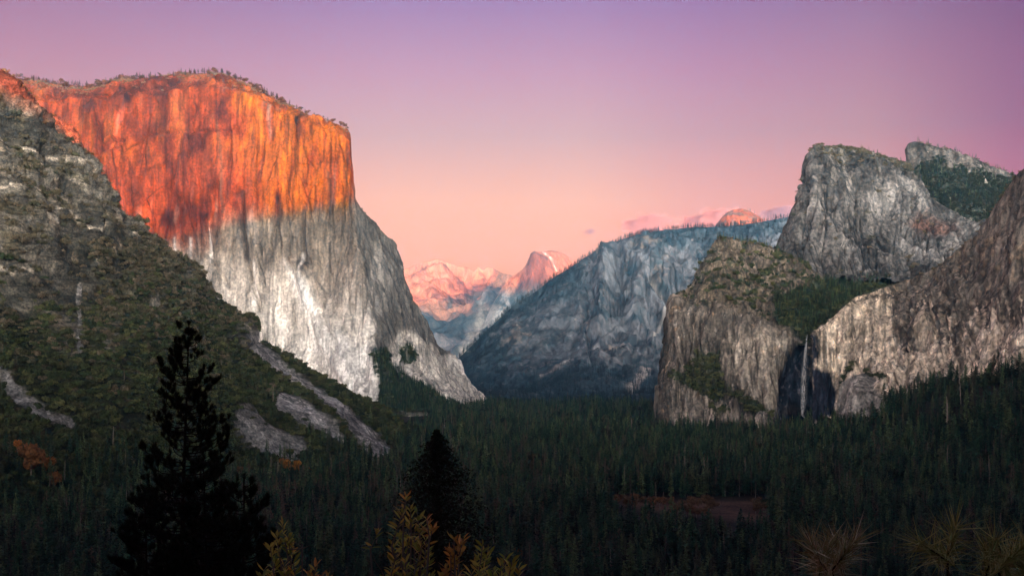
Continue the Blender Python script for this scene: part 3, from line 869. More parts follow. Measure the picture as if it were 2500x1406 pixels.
def f1_paint(P, px, py):
    sh = px.shape
    n1 = fbm(P, (100, 100, 110), 4); n2 = fbm(P, (14, 14, 110), 4, off=4); n3 = fbm(P, (8, 8, 26), 3, off=9)
    c = flat((0.170, 0.147, 0.122), sh)
    c = lerp3(c, np.array((0.075, 0.069, 0.06)), smooth(-0.2, 0.45, n1 + 0.5 * n2) * 0.85)
    # pale rock of the wall left of the fall
    c = lerp3(c, np.array((0.43, 0.37, 0.30)) * (1 + 0.6 * n2)[..., None], smooth(-20, 25, poly_sd(px + 20 * n1, py, [(1770, 830), (1850, 800), (1945, 820), (1925, 870), (1905, 930), (1885, 985), (1850, 985), (1790, 930)])) * 0.8)
    c = lerp3(c, np.array((0.36, 0.31, 0.26)), smooth(-14, 14, poly_sd(px + 16 * n1, py + 10 * n3, [(1680, 940), (1730, 960), (1790, 1000), (1870, 1010), (1890, 1060), (1650, 1070)])) * 0.6)
    c = lerp3(c, np.array((0.55, 0.36, 0.20)), smooth(0.42, 0.62, n2 + 0.35 * n3) * 0.35)
    c = lerp3(c, np.array((0.60, 0.56, 0.50)), smooth(0.5, 0.75, n3 + 0.4 * n2) * 0.6)
    c = c * (1 - 0.65 * crack_mask(px, py, F1_LINES))[..., None]
    # brown brush of the upper slope
    lip = ip(px, [(1596, 600), (1650, 738), (1700, 772), (1800, 765), (1880, 802), (1960, 815), (2240, 760)])
    top = smooth(-8, 14, lip - py + 14 * n1) * (px > 1648)
    c = lerp3(c, lerp3(flat((0.12, 0.096, 0.066), sh), np.array((0.20, 0.165, 0.13)), smooth(-0.2, 0.4, n3 + n1)), top * 0.85)
    c = lerp3(c, np.array((0.038, 0.045, 0.026)), f1_veg(P, px, py) * 0.95)
    # darker left edge
    c = lerp3(c, np.array((0.09, 0.085, 0.07)), smooth(-4, 8, poly_sd(px + 8 * n1, py, [(1700, 690), (1735, 605), (1760, 590), (1745, 640), (1722, 700), (1690, 760), (1668, 760)])) * 0.8)
    # wet, nearly black granite behind the fall
    wet = smooth(-7, 10, poly_sd(px + 13 * n2 + 9 * n3, py + 8 * n1 + 8 * n3, WET))
    wc = lerp3(flat((0.028, 0.034, 0.050), sh), np.array((0.010, 0.013, 0.022)), smooth(-0.3, 0.3, n2))
    wc = lerp3(wc, np.array((0.14, 0.14, 0.16)), smooth(0.25, 0.65, n3 + 0.4 * n2) * 0.6)
    wc = lerp3(wc, np.array((0.07, 0.055, 0.045)), smooth(0.0, 0.4, n1) * smooth(960, 1020, py) * 0.7)
    c = lerp3(c, wc, wet)
    c = lerp3(c, np.array((0.40, 0.24, 0.16)), np.exp(-((px - 2020) ** 2 / 14 + (py - 928) ** 2 / 26)) * 0.9)
    c = lerp3(c, np.array((0.13, 0.085, 0.07)), smooth(-6, 8, poly_sd(px + 8 * n3, py + 6 * n1, [(1900, 1055), (1940, 1040), (2005, 1022), (2040, 1005), (2030, 1030), (1960, 1068), (1900, 1075)])) * 0.9)
    return c


CATH1 = patch('granite_buttress', M_RIGHT, 1596, 2240, 760, [
    (F1_CREST, [(1596, 2720), (1650, 2740), (1750, 2870), (1870, 2980), (1980, 3040), (2240, 3050)]),
    ([(1596, 900), (1611, 940), (1651, 738), (1700, 770), (1800, 762), (1880, 802), (1945, 816), (1990, 818), (2240, 800)], [(1596, 2710), (1650, 2690), (1750, 2640), (1880, 2560), (1960, 2530), (2050, 2560), (2240, 2800)], 110),
    ([(1596, 1066), (1700, 1064), (1850, 1064), (1890, 1040), (1960, 1022), (2040, 1010), (2240, 1000)], [(1596, 2590), (1700, 2550), (1850, 2450), (1900, 2440), (1960, 2480), (2040, 2470), (2240, 2600)], 150),
    (['+', (1596, 60), (1700, 430), (2240, 480)], [(1596, 2540), (1700, 2500), (1850, 2380), (1960, 2400), (2240, 2500)], 24),
], [(60, -40, 3), (350, -320, 4), (600, -900, 4)], f1_disp, f1_paint, jag=1.6, jag_s=9, label='brown granite buttress left of the waterfall, brushy on top', category='granite cliff')

F2_CREST = [(1878, 640), (1888, 606), (1896, 588), (1905, 573), (1920, 556), (1932, 530), (1943, 497), (1956, 474), (1972, 452), (1980, 430), (1984, 408), (1990, 393), (2005, 376), (2020, 366), (2050, 358), (2080, 363),
            (2110, 369), (2150, 382), (2185, 391), (2213, 403), (2240, 440), (2262, 470), (2300, 500), (2350, 528), (2400, 546), (2460, 560)]


F2_LINES = crack_lines(5, 90, 1900, 2330, [(1900, 600), (1985, 430), (2110, 420), (2213, 440), (2330, 540)], [(1900, 640), (2330, 650)], 30, 150, 0.25, 0.12) + crack_lines(6, 30, 2100, 2400, [(2100, 440), (2400, 560)], [(2100, 640), (2400, 640)], 30, 90, 0.5, 0.9)


def f2_disp(P, px, py):
    d = 34 * fbm(P, (220, 220, 420), 3) + 20 * (ridged(P, (80, 80, 380), 3, 4.0) - 0.5) + 6 * fbm(P, (22, 22, 70), 4, off=3) + 9 * np.round(2 * fbm(P, (80, 80, 300), 2, off=6))
    d -= 9 * crack_mask(px, py, F2_LINES)
    d -= 30 * smooth(10, -10, line_d(px, py, [(1975, 455), (1968, 540), (1960, 640)]))
    return d


def f2_paint(P, px, py):
    sh = px.shape
    n1 = fbm(P, (150, 150, 170), 4); n2 = fbm(P, (26, 26, 90), 4, off=4); n3 = fbm(P, (12, 12, 16), 3, off=9)
    c = lerp3(flat((0.19, 0.18, 0.168), sh), np.array((0.075, 0.072, 0.067)), smooth(-0.15, 0.45, n1 + 0.6 * n2))
    c = lerp3(c, np.array((0.36, 0.345, 0.325)), smooth(-25, 25, poly_sd(px + 20 * n1, py + 20 * n2, [(2110, 480), (2190, 430), (2210, 450), (2180, 500), (2130, 530)])) * 0.75)
    c = lerp3(c, np.array((0.32, 0.305, 0.285)), smooth(0.15, 0.5, n2 + 0.4 * n3) * 0.6)
    c = lerp3(c, np.array((0.25, 0.245, 0.235)), smooth(-20, 20, poly_sd(px + 20 * n1, py, [(2200, 450), (2400, 560), (2330, 620), (2230, 670), (2180, 620)])) * 0.5)
    c = lerp3(c, np.array((0.21, 0.10, 0.07)), smooth(-14, 14, poly_sd(px + 14 * n1, py + 10 * n3, [(2225, 535), (2255, 520), (2320, 555), (2330, 580), (2260, 570)])) * 0.75)
    c = lerp3(c, np.array((0.09, 0.085, 0.075)), smooth(-6, 6, poly_sd(px + 8 * n2, py, [(1886, 620), (1925, 545), (1965, 470), (1975, 480), (1962, 560), (1950, 640)])) * 0.55)
    c = c * (1 - 0.7 * crack_mask(px, py, F2_LINES))[..., None] * 0.70
    veg = f2_veg(P, px, py)
    c = lerp3(c, np.array((0.065, 0.06, 0.042)), veg * 0.9)
    return c


def f2_veg(P, px, py):
    n1 = fbm(P, (60, 60, 60), 4, off=3); n2 = fbm(P, (20, 20, 20), 3, off=8)
    crest = py - ip(px, F2_CREST)
    m = smooth(48, 4, crest + 50 * n1) * smooth(1985, 2010, px) * smooth(2250, 2200, px)
    return np.clip(m * smooth(-0.35, 0.15, n2 + 0.6 * n1) + smooth(0.45, 0.7, n2 + 0.3 * n1) * 0.7, 0, 1)


CATH2 = patch('granite_tower', M_GREY, 1878, 2460, 600, [
    (F2_CREST, [(1878, 3300), (1980, 3320), (2050, 3400), (2213, 3460), (2460, 3300)]),
    (['+', (1878, 6), (1985, 10), (2050, 40), (2213, 26), (2460, 14)], [(1878, 3260), (1980, 3240), (2050, 3260), (2213, 3380), (2460, 3230)], 26),
    ([(1878, 665), (1980, 665), (2060, 690), (2250, 690), (2460, 690)], [(1878, 3130), (1980, 3080), (2100, 3050), (2250, 3000), (2460, 2900)], 170),
    (['+', (1878, 150), (1980, 340), (2460, 240)], [(1878, 3080), (2460, 2850)], 6),
], [(100, -40, 3), (300, -250, 4), (500, -900, 4)], f2_disp, f2_paint, jag=1.8, jag_s=9, label='tall grey granite tower behind the waterfall cliffs', category='granite tower')

F3_CREST = [(2200, 470), (2207, 425), (2211, 395), (2213, 372), (2218, 350), (2230, 346), (2255, 351), (2290, 360), (2330, 371), (2380, 389), (2430, 410), (2470, 424), (2500, 432), (2640, 450)]


def f3_veg(P, px, py):
    n1 = fbm(P, (70, 70, 70), 4, off=3); n2 = fbm(P, (22, 22, 22), 3, off=8)
    m = smooth(-10, 10, poly_sd(px + 16 * n1, py + 12 * n2, [(2228, 420), (2260, 400), (2290, 385), (2310, 412), (2370, 420), (2440, 435), (2480, 440), (2440, 560), (2300, 560), (2240, 470)]))
    return np.clip(m * smooth(0.5, 0.1, n2 - 0.15), 0, 1)


def f3_paint(P, px, py):
    sh = px.shape
    n1 = fbm(P, (90, 90, 120), 4); n2 = fbm(P, (24, 24, 60), 4, off=4)
    c = lerp3(flat((0.115, 0.105, 0.093), sh), np.array((0.052, 0.050, 0.043)), smooth(-0.2, 0.4, n1 + 0.5 * n2))
    c = lerp3(c, np.array((0.045, 0.050, 0.034)), f3_veg(P, px, py) * 0.92)
    c = lerp3(c, np.array((0.42, 0.40, 0.37)), smooth(0.4, 0.65, n2) * 0.6)
    return c


CATH3 = patch('granite_peak', M_GREY, 2200, 2640, 420, [
    (F3_CREST, [(2200, 3650), (2215, 3660), (2640, 3700)]),
    (['+', (2200, 8), (2240, 45), (2330, 30), (2640, 25)], [(2200, 3640), (2240, 3610), (2640, 3600)], 30),
    ([(2200, 640), (2640, 640)], [(2200, 3500), (2250, 3450), (2640, 3300)], 110),
], [(100, -40, 3), (300, -250, 4), (500, -900, 4)], lambda P, px, py: 22 * fbm(P, (120, 120, 200), 3) + 12 * (ridged(P, (50, 50, 160), 3) - 0.5) + 5 * fbm(P, (18, 18, 24), 3, off=3),
    f3_paint, jag=1.5, jag_s=9, label='wooded granite peak with a blunt cliff end on its left', category='granite peak')

F4_CREST = [(1984, 822), (2000, 802), (2020, 787), (2040, 769), (2060, 746), (2085, 726), (2130, 711), (2180, 692), (2230, 676), (2262, 662), (2292, 649), (2330, 625), (2352, 601), (2380, 580), (2396, 555), (2412, 535),
            (2430, 502), (2450, 475), (2466, 450), (2480, 431), (2500, 412), (2600, 330), (2720, 280)]
F4_TOE = [(1984, 1020), (2040, 1040), (2100, 1050), (2160, 1012), (2220, 985), (2300, 950), (2400, 915), (2500, 893), (2720, 860)]


F4_LINES = crack_lines(7, 130, 2010, 2500, [(2010, 810), (2100, 730), (2290, 670), (2400, 600), (2500, 520)], [(2010, 980), (2160, 960), (2300, 900), (2500, 850)], 25, 130, 0.10) + crack_lines(8, 30, 2300, 2500, [(2300, 660), (2500, 450)], [(2300, 720), (2500, 640)], 30, 110, 0.3, -0.8)


def f4_disp(P, px, py):
    d = 24 * fbm(P, (170, 170, 260), 3) + 12 * (ridged(P, (44, 44, 300), 3, 4.0) - 0.5) + 4 * fbm(P, (14, 14, 70), 3, off=3) + 5 * np.round(2 * fbm(P, (48, 48, 420), 2, off=6))
    d += 30 * smooth(0, 25, poly_sd(px, py, [(2040, 1050), (2058, 930), (2100, 905), (2130, 915), (2165, 980), (2150, 1050)]))
    d -= 6 * crack_mask(px, py, F4_LINES)
    d -= 16 * np.exp(-(line_d(px, py, [(2218, 740), (2215, 820), (2212, 900)]) / 8) ** 2)
    return d


def f4_paint(P, px, py):
    sh = px.shape
    n1 = fbm(P, (110, 110, 130), 4); n2 = fbm(P, (10, 10, 130), 4, off=4); n3 = fbm(P, (6, 6, 30), 3, off=9)
    c = flat((0.66, 0.545, 0.42), sh) * (1 + 0.5 * n2)[..., None]
    # dark seepage hanging from the rim
    lip = ip(px, [(1984, 720), (2100, 720), (2170, 760), (2200, 860), (2225, 850), (2245, 790), (2280, 800), (2310, 850), (2340, 830), (2370, 785), (2400, 790), (2460, 770), (2500, 800), (2720, 790)])
    cu = noise(np.stack([px / 15, py / 330, 0 * px], -1)) + 0.6 * noise(np.stack([px / 5.5, py / 190, 0 * px + 7], -1)) + 0.35 * n3
    dark = smooth(-0.10, 0.28, cu + (lip - py) / 105 + 0.25 * n1)
    dark = np.maximum(dark * smooth(2090, 2170, px + 40 * n1), smooth(0.25, 0.6, cu + 0.3 * n1) * 0.75)
    c = lerp3(c, np.array((0.085, 0.075, 0.065)), dark * 0.9)
    c = lerp3(c, np.array((0.115, 0.105, 0.10)), smooth(7, 3, np.minimum(line_d(px + 8 * n2, py, [(2220, 730), (2216, 820), (2214, 910)]), line_d(px + 8 * n2, py, [(2300, 780), (2302, 850)]))) * 0.75)
    # slabs of the upper right
    up = smooth(-20, 20, poly_sd(px + 14 * n1, py + 12 * n2, [(2330, 640), (2400, 560), (2470, 450), (2720, 260), (2720, 700), (2480, 690), (2400, 640)]))
    c = lerp3(c, lerp3(flat((0.20, 0.17, 0.14), sh), np.array((0.09, 0.08, 0.068)), smooth(-0.1, 0.4, n1 + 0.4 * n3)), up * 0.8)
    c = lerp3(c, np.array((0.40, 0.285, 0.18)), smooth(0.2, 0.55, n2 - 0.3 * n1) * 0.4)
    c = lerp3(c, np.array((0.62, 0.57, 0.49)), smooth(0.28, 0.6, n2 + 0.5 * n3) * smooth(700, 830, py) * 0.7)
    c = c * (1 - 0.62 * crack_mask(px, py, F4_LINES))[..., None]
    # grey cone of slab right of the fall
    c = lerp3(c, np.array((0.30, 0.28, 0.255)) * (1 + 0.2 * n3)[..., None], smooth(-6, 6, poly_sd(px + 8 * n1, py, [(2040, 1045), (2056, 960), (2075, 920), (2110, 905), (2135, 915), (2170, 985), (2150, 1050)])) * 0.9)
    edge = py - ip(px, F4_CREST)
    c = lerp3(c, np.array((0.10, 0.085, 0.06)), smooth(16, 2, edge + 14 * n1) * smooth(0, 0.35, n3 + 0.5 * n1 + 0.15) * 0.7)
    c = lerp3(c, np.array((0.05, 0.055, 0.035)), f4_veg(P, px, py) * 0.9)
    # inside the wet alcove
    wet = smooth(-5, 8, poly_sd(px + 9 * n2 + 6 * n3, py + 7 * n3, [(1980, 815), (1998, 818), (2000, 870), (1994, 900), (2008, 906), (2030, 906), (2040, 950), (2038, 1010), (1980, 1040)]))
    c = lerp3(c, np.array((0.020, 0.024, 0.036)) * (1 + 0.9 * n2 + 0.5 * n3)[..., None], wet)
    return c


def f4_veg(P, px, py):
    n1 = fbm(P, (40, 40, 40), 4, off=3); n2 = fbm(P, (14, 14, 14), 3, off=8)
    m = smooth(7, 3, line_d(px + 6 * n1, py + 6 * n2, [(2085, 885), (2070, 905), (2052, 950), (2045, 1000)])) * 0.8
    m = np.maximum(m, smooth(5, 2, line_d(px + 8 * n1, py + 6 * n2, [(2120, 912), (2150, 920), (2175, 940)])) * 0.8)
    return m


WALL = patch('granite_wall', M_RIGHT, 1984, 2720, 800, [
    (F4_CREST, [(1984, 2500), (2060, 2540), (2200, 2560), (2350, 2460), (2500, 2260), (2720, 2050)]),
    (['+', (1984, 4), (2060, 10), (2200, 24), (2330, 60), (2400, 120), (2500, 200), (2720, 260)], [(1984, 2480), (2060, 2490), (2200, 2480), (2350, 2340), (2500, 2090), (2720, 1900)], 60),
    (F4_TOE, [(1984, 2430), (2040, 2400), (2100, 2300), (2160, 2240), (2300, 2120), (2500, 1920), (2720, 1760)], 150),
    (['+', (1984, 260), (2060, 460), (2300, 500), (2720, 700)], [(1984, 2400), (2060, 2360), (2160, 2190), (2300, 2090), (2500, 1890), (2720, 1740)], 10),
], [(80, -30, 3), (300, -250, 4), (500, -900, 4)], f4_disp, f4_paint, jag=1.4, jag_s=9, label='tan streaked granite wall right of the waterfall', category='granite wall')


# ------------------------------------------------------------------ ground and the hill behind the viewpoint
def g_height(X, Y):
    z = np.full(np.broadcast(X, Y).shape, -165.0)
    right = ip(X, [(300, 0), (480, 3), (565, 8), (640, 18), (690, 45), (760, 100), (850, 155), (1100, 270), (1500, 330)])
    z = z + right * smooth(1000, 1700, Y) * smooth(3200, 2500, Y)
    # slope below the viewpoint
    d = np.hypot(X * 0.55, Y)
    near = ip(d, [(0, -1.7), (4, -2.3), (8, -4.2), (14, -9), (60, -34), (200, -95), (420, -150), (600, -165)])
    z = np.where(Y > 0, np.maximum(z, near), z)
    return z


def shadow_hill_h(u):  # crest heights shaped to set where the shadow edge falls
    return ip(u, [(-2600, 560), (-800, 520), (-433, 485), (-350, 452), (-261, 450), (0, 503), (339, 557), (600, 500), (1200, 490), (1480, 600), (1705, 735), (1940, 812), (2193, 865), (2500, 930), (2797, 990), (3000, 1010), (3373, 1055), (3641, 1130), (4041, 1150), (4800, 1000), (5600, 600)])


def build_ground():
    xs = np.concatenate([-np.geomspace(9000, 2, 150), [0], np.geomspace(2, 9000, 150)])
    ys = np.concatenate([np.linspace(0, 60, 40), np.geomspace(62, 16300, 220)])
    X, Y = np.meshgrid(xs, ys)
    Z = g_height(X, Y)
    P = np.stack([X, Y, Z], -1)
    Z = Z + smooth(100, 600, Y) * 3.0 * fbm(P, (120, 120, 120), 3)
    P[..., 2] = Z
    n = fbm(P, (90, 90, 90), 4); n2 = fbm(P, (25, 25, 25), 3, off=3)
    c = flat((0.030, 0.028, 0.018), X.shape)
    c = lerp3(c, np.array((0.05, 0.035, 0.022)), smooth(0, 0.4, n2) * 0.6)
    px = CX + X / np.maximum(Y, 1) * F; py = CY - Z / np.maximum(Y, 1) * F
    mead = smooth(-14, 10, poly_sd(px + 20 * n, py + 6 * n2, [(1500, 1222), (1650, 1228), (1760, 1222), (1860, 1228), (1882, 1270), (1790, 1262), (1680, 1250), (1560, 1240)]))
    c = lerp3(c, np.array((0.20, 0.105, 0.062)) * (1 + 0.5 * n2)[..., None], mead * 0.9)
    h, w = X.shape
    idx = np.arange(h * w).reshape(h, w)
    faces = np.stack([idx[:-1, :-1], idx[:-1, 1:], idx[1:, 1:], idx[1:, :-1]], -1).reshape(-1, 4)
    link('ground', mesh_from('ground', P.reshape(-1, 3), faces, [M_SOIL], smooth_f=True, col=np.clip(c, 0.003, 1).reshape(-1, 3)), kind='structure')


def build_shadow_hill():
    """unseen wooded ridge behind the viewpoint; its crest is shaped to throw the evening shadow across the valley"""
    a = R(SUN_AZ); te = math.tan(R(SUN_EL))
    us = np.linspace(-4200, 5600, 600)
    k = np.array([-1, 0, 0.0, 0.004, 0.04, 0.14, 0.30, 0.48, 0.66, 0.82, 0.94, 1.0, 0.88, 0.55, -0.1])
    f = np.array([0, 0, 0.006, 0.025, 0.09, 0.19, 0.32, 0.46, 0.62, 0.78, 0.91, 1.0, 1.25, 1.7, 2.3])
    dc = ip(us, [(-1500, 800), (-400, 760), (800, 760), (1600, 1200), (5600, 1500)])     # distance of the crest
    U = np.broadcast_to(us, (len(f), len(us))); D = f[:, None] * dc
    H = shadow_hill_h(U) + te * dc
    q = np.stack([U / 1.0, 0 * U, 0 * U], -1)
    H = H + 7 * fbm(q, 240, 3) + 3 * fbm(q, 45, 3, off=4)
    Z = -1.7 + (H + 1.7) * k[:, None]
    Z[0] = -260.0
    Z[-1] = -260.0
    X = U * math.cos(a) + D * math.sin(a)
    Y = U * math.sin(a) - D * math.cos(a)
    # the foot of the hill follows the line of the viewpoint
    Y = Y - U * math.sin(a) * np.clip(1 - D / 500, 0, 1) - 0.4
    P = np.stack([X, Y, Z], -1)
    n = fbm(P, (160, 160, 160), 4)
    c = lerp3(flat((0.05, 0.05, 0.03), X.shape), np.array((0.13, 0.11, 0.085)), smooth(0.1, 0.5, n))
    h, w = X.shape
    idx = np.arange(h * w).reshape(h, w)
    faces = np.stack([idx[:-1, :-1], idx[1:, :-1], idx[1:, 1:], idx[:-1, 1:]], -1).reshape(-1, 4)
    link('shadow_hill', mesh_from('shadow_hill', P.reshape(-1, 3), faces, [M_SOIL], smooth_f=True, col=c.reshape(-1, 3)), kind='structure')


build_ground()
build_shadow_hill()

#__MORE__
# ------------------------------------------------------------------ foliage colours
M_BARK = new_mat('conifer_bark')[0]
M_BARK.node_tree.nodes['Principled BSDF'].inputs['Base Color'].default_value = (0.045, 0.032, 0.024, 1)
M_DEADWOOD = new_mat('weathered_wood')[0]
M_DEADWOOD.node_tree.nodes['Principled BSDF'].inputs['Base Color'].default_value = (0.24, 0.20, 0.16, 1)
M_CONIFER = leaf_mat('conifer_needles', [(0.011, 0.028, 0.014), (0.030, 0.078, 0.038), (0.050, 0.112, 0.052), (0.145, 0.200, 0.080), (0.095, 0.092, 0.054), (0.032, 0.090, 0.050), (0.007, 0.017, 0.010)])
M_BRUSH = leaf_mat('brush_leaves', [(0.115, 0.095, 0.055), (0.075, 0.075, 0.038), (0.14, 0.108, 0.066), (0.055, 0.058, 0.030), (0.17, 0.13, 0.085)])
M_OAK = leaf_mat('oak_leaves', [(0.060, 0.076, 0.024), (0.036, 0.052, 0.018), (0.110, 0.115, 0.042), (0.020, 0.030, 0.012), (0.070, 0.066, 0.028)])
M_RIM = leaf_mat('rim_tree_needles', [(0.075, 0.042, 0.022), (0.045, 0.030, 0.015), (0.095, 0.050, 0.026)])  # sunset red mixed into the needle colour
M_OAKTREE = leaf_mat('oak_tree_leaves', [(0.020, 0.027, 0.012), (0.034, 0.040, 0.017), (0.014, 0.020, 0.010), (0.044, 0.038, 0.020)])
M_HAZEFIR = leaf_mat('haze_tinted_needles', [(0.022, 0.042, 0.050), (0.034, 0.060, 0.070), (0.050, 0.076, 0.084)])  # conifers of the far ridge, haze blue put into their colour
M_DRY = leaf_mat('dry_brown_needles', [(0.115, 0.080, 0.052), (0.085, 0.066, 0.050), (0.15, 0.095, 0.055)])
M_AUTUMN = leaf_mat('autumn_leaves', [(0.36, 0.125, 0.025), (0.25, 0.10, 0.025), (0.40, 0.17, 0.03), (0.18, 0.075, 0.028)])
M_RUSSET = leaf_mat('russet_leaves', [(0.15, 0.082, 0.040), (0.12, 0.072, 0.036), (0.19, 0.088, 0.040)])
M_DARKNEEDLE = leaf_mat('dark_pine_needles', [(0.014, 0.018, 0.009), (0.026, 0.030, 0.013)])
M_DARKBARK = new_mat('dark_bark')[0]
M_DARKBARK.node_tree.nodes['Principled BSDF'].inputs['Base Color'].default_value = (0.020, 0.015, 0.011, 1)


# ------------------------------------------------------------------ plant shapes (base at the origin, height 1 unless said)
def tube(pts, rads, n=5):
    """tapered tube through points"""
    pts = np.asarray(pts, float)
    V, Fq = [], []
    for k, p in enumerate(pts):
        d = pts[min(k + 1, len(pts) - 1)] - pts[max(k - 1, 0)]
        d /= np.linalg.norm(d) + 1e-9
        a = np.cross(d, (0.3, 0.9, 0.2) if abs(d[2]) > 0.8 else (0, 0, 1)); a /= np.linalg.norm(a) + 1e-9
        b = np.cross(d, a)
        for j in range(n):
            t = 2 * math.pi * j / n
            V.append(p + rads[k] * (math.cos(t) * a + math.sin(t) * b))
        if k:
            for j in range(n):
                o, q = (k - 1) * n, k * n
                Fq.append((o + j, o + (j + 1) % n, q + (j + 1) % n, q + j))
    return np.array(V), np.array(Fq)


def join(parts):
    V, Fs, off = [], [], 0
    for v, f in parts:
        V.append(v); Fs.append(np.asarray(f) + off); off += len(v)
    return np.concatenate(V), np.concatenate(Fs)


def quads(c, a, b):
    """quads centred at c with half axes a, b (n,3)"""
    n = len(c)
    V = np.stack([c - a, c - b * 0.9, c + a, c + b], 1).reshape(-1, 3)
    return V, np.arange(4 * n).reshape(n, 4)


def conifer_crown(seed, n_br=85, per=4, R_=0.15, z0=0.12, power=0.75, rag=0.35, droop=0.25, w=0.030):
    g = np.random.default_rng(seed)
    z = z0 + (1 - z0) * (np.arange(n_br) + g.uniform(0, 1, n_br)) / n_br
    r = R_ * (1 - z) ** power * np.clip((z - z0) / 0.10 + 0.35, 0, 1) * (1 - rag * g.uniform(0, 1, n_br)) + 0.006
    lump = 1 + 0.25 * np.sin(z * 23 + g.uniform(0, 6))
    th = g.uniform(0, 2 * math.pi, n_br)
    out = np.stack([np.cos(th), np.sin(th), 0 * th], -1)
    side = np.stack([-np.sin(th), np.cos(th), 0 * th], -1)
    Cn, A, B = [], [], []
    for k in range(per):
        t = (k + 0.6) / per
        rr = (r * lump * t)[:, None]
        c = out * rr + np.stack([0 * z, 0 * z, z - droop * r * t * t + 0.01 * g.normal(0, 1, n_br)], -1) + side * (g.normal(0, 0.25, n_br) * r * t)[:, None]
        ln = (r / per * 1.0 + 0.006)[:, None]
        dirv = out + np.array([0, 0, -1]) * droop * 1.5 * t + g.normal(0, 0.25, (n_br, 3))
        tilt = side + g.normal(0, 0.45, (n_br, 3))
        Cn.append(c); A.append(dirv * ln); B.append(tilt * (w * (0.6 + 0.6 * g.uniform(0, 1, n_br)) * (1 - 0.55 * z))[:, None])
    # leader
    Cn.append(np.array([[0, 0, 0.985], [0, 0, 0.96]])); A.append(np.array([[0, 0, 0.03], [0, 0, 0.03]])); B.append(np.array([[0.006, 0, 0], [0, 0.006, 0]]))
    return quads(np.concatenate(Cn), np.concatenate(A), np.concatenate(B))


def conifer_trunk(seed, r0=0.014):
    g = np.random.default_rng(seed)
    z = np.linspace(-0.03, 0.97, 7)
    p = np.stack([0.004 * g.normal(0, 1, 7), 0.004 * g.normal(0, 1, 7), z], -1)
    return tube(p, r0 * (1.02 - z) + 0.001, 5)


def leafy_crown(seed, n=420, lob=6, size=0.085, flat_=0.75, z0=0.22):
    """rounded crown made of leaf clumps on several lobes, height 1"""
    g = np.random.default_rng(seed)
    lc = g.normal(0, 0.17, (lob, 3)); lc[:, 2] = z0 + 0.33 + g.uniform(-0.12, 0.26, lob); lc[0] = (0, 0, 0.68)
    lr = g.uniform(0.16, 0.27, lob)
    k = g.integers(0, lob, n)
    d = g.normal(0, 1, (n, 3)); d /= np.linalg.norm(d, axis=-1, keepdims=True)
    c = lc[k] + d * (lr[k] * g.uniform(0.7, 1.05, n))[:, None] * np.array([1, 1, flat_])
    a = np.cross(d, g.normal(0, 1, (n, 3))); a /= np.linalg.norm(a, axis=-1, keepdims=True) + 1e-9
    b = np.cross(d, a) + d * g.normal(0, 0.5, n)[:, None]
    s = (size * g.uniform(0.5, 1.0, n))[:, None]
    return quads(c, a * s, b * s)


def bush_shape(seed, n=260, lob=7, size=0.16):
    """low dome of leaf clumps, about 1 wide and 0.6 high"""
    g = np.random.default_rng(seed)
    lc = np.stack([g.normal(0, 0.22, lob), g.normal(0, 0.22, lob), g.uniform(0.08, 0.30, lob)], -1)
    lr = g.uniform(0.16, 0.32, lob)
    k = g.integers(0, lob, n)
    d = g.normal(0, 1, (n, 3)); d[:, 2] = np.abs(d[:, 2]) - 0.25; d /= np.linalg.norm(d, axis=-1, keepdims=True)
    c = lc[k] + d * (lr[k] * g.uniform(0.8, 1.05, n))[:, None]
    a = np.cross(d, g.normal(0, 1, (n, 3))); a /= np.linalg.norm(a, axis=-1, keepdims=True) + 1e-9
    b = np.cross(d, a) + d * g.normal(0, 0.35, n)[:, None]
    s = (size * g.uniform(0.35, 0.8, n))[:, None]
    return quads(c, a * s, b * s)


def dead_shape(seed, n_br=26, r0=0.017):
    g = np.random.default_rng(seed)
    z = np.linspace(-0.03, 1, 8)
    lean = g.normal(0, 0.006, 2)
    p = np.stack([lean[0] * z + 0.0012 * g.normal(0, 1, 8), lean[1] * z + 0.0012 * g.normal(0, 1, 8), z], -1)
    parts = [tube(p, r0 * (1.1 - z) + 0.003, 5)]
    for k in range(n_br):
        zz = g.uniform(0.25, 0.98); th = g.uniform(0, 6.28); ln = g.uniform(0.04, 0.13) * (1.15 - zz)
        o = np.array([np.interp(zz, z, p[:, 0]), np.interp(zz, z, p[:, 1]), zz])
        d = np.array([math.cos(th), math.sin(th), g.uniform(-0.35, 0.25)])
        parts.append(tube([o, o + d * ln * 0.6, o + d * ln + np.array([0, 0, -0.01])], [0.005, 0.004, 0.002], 3))
    return join(parts)


# ------------------------------------------------------------------ scatter: countless plants as one stuff object
def proto_collection(name, meshes):
    """shapes for the scatter, kept outside the scene"""
    col = bpy.data.collections.new(name)
    for k, me in enumerate(meshes):
        o = bpy.data.objects.new('%s_%03d' % (name, k), me)
        col.objects.link(o)
    return col


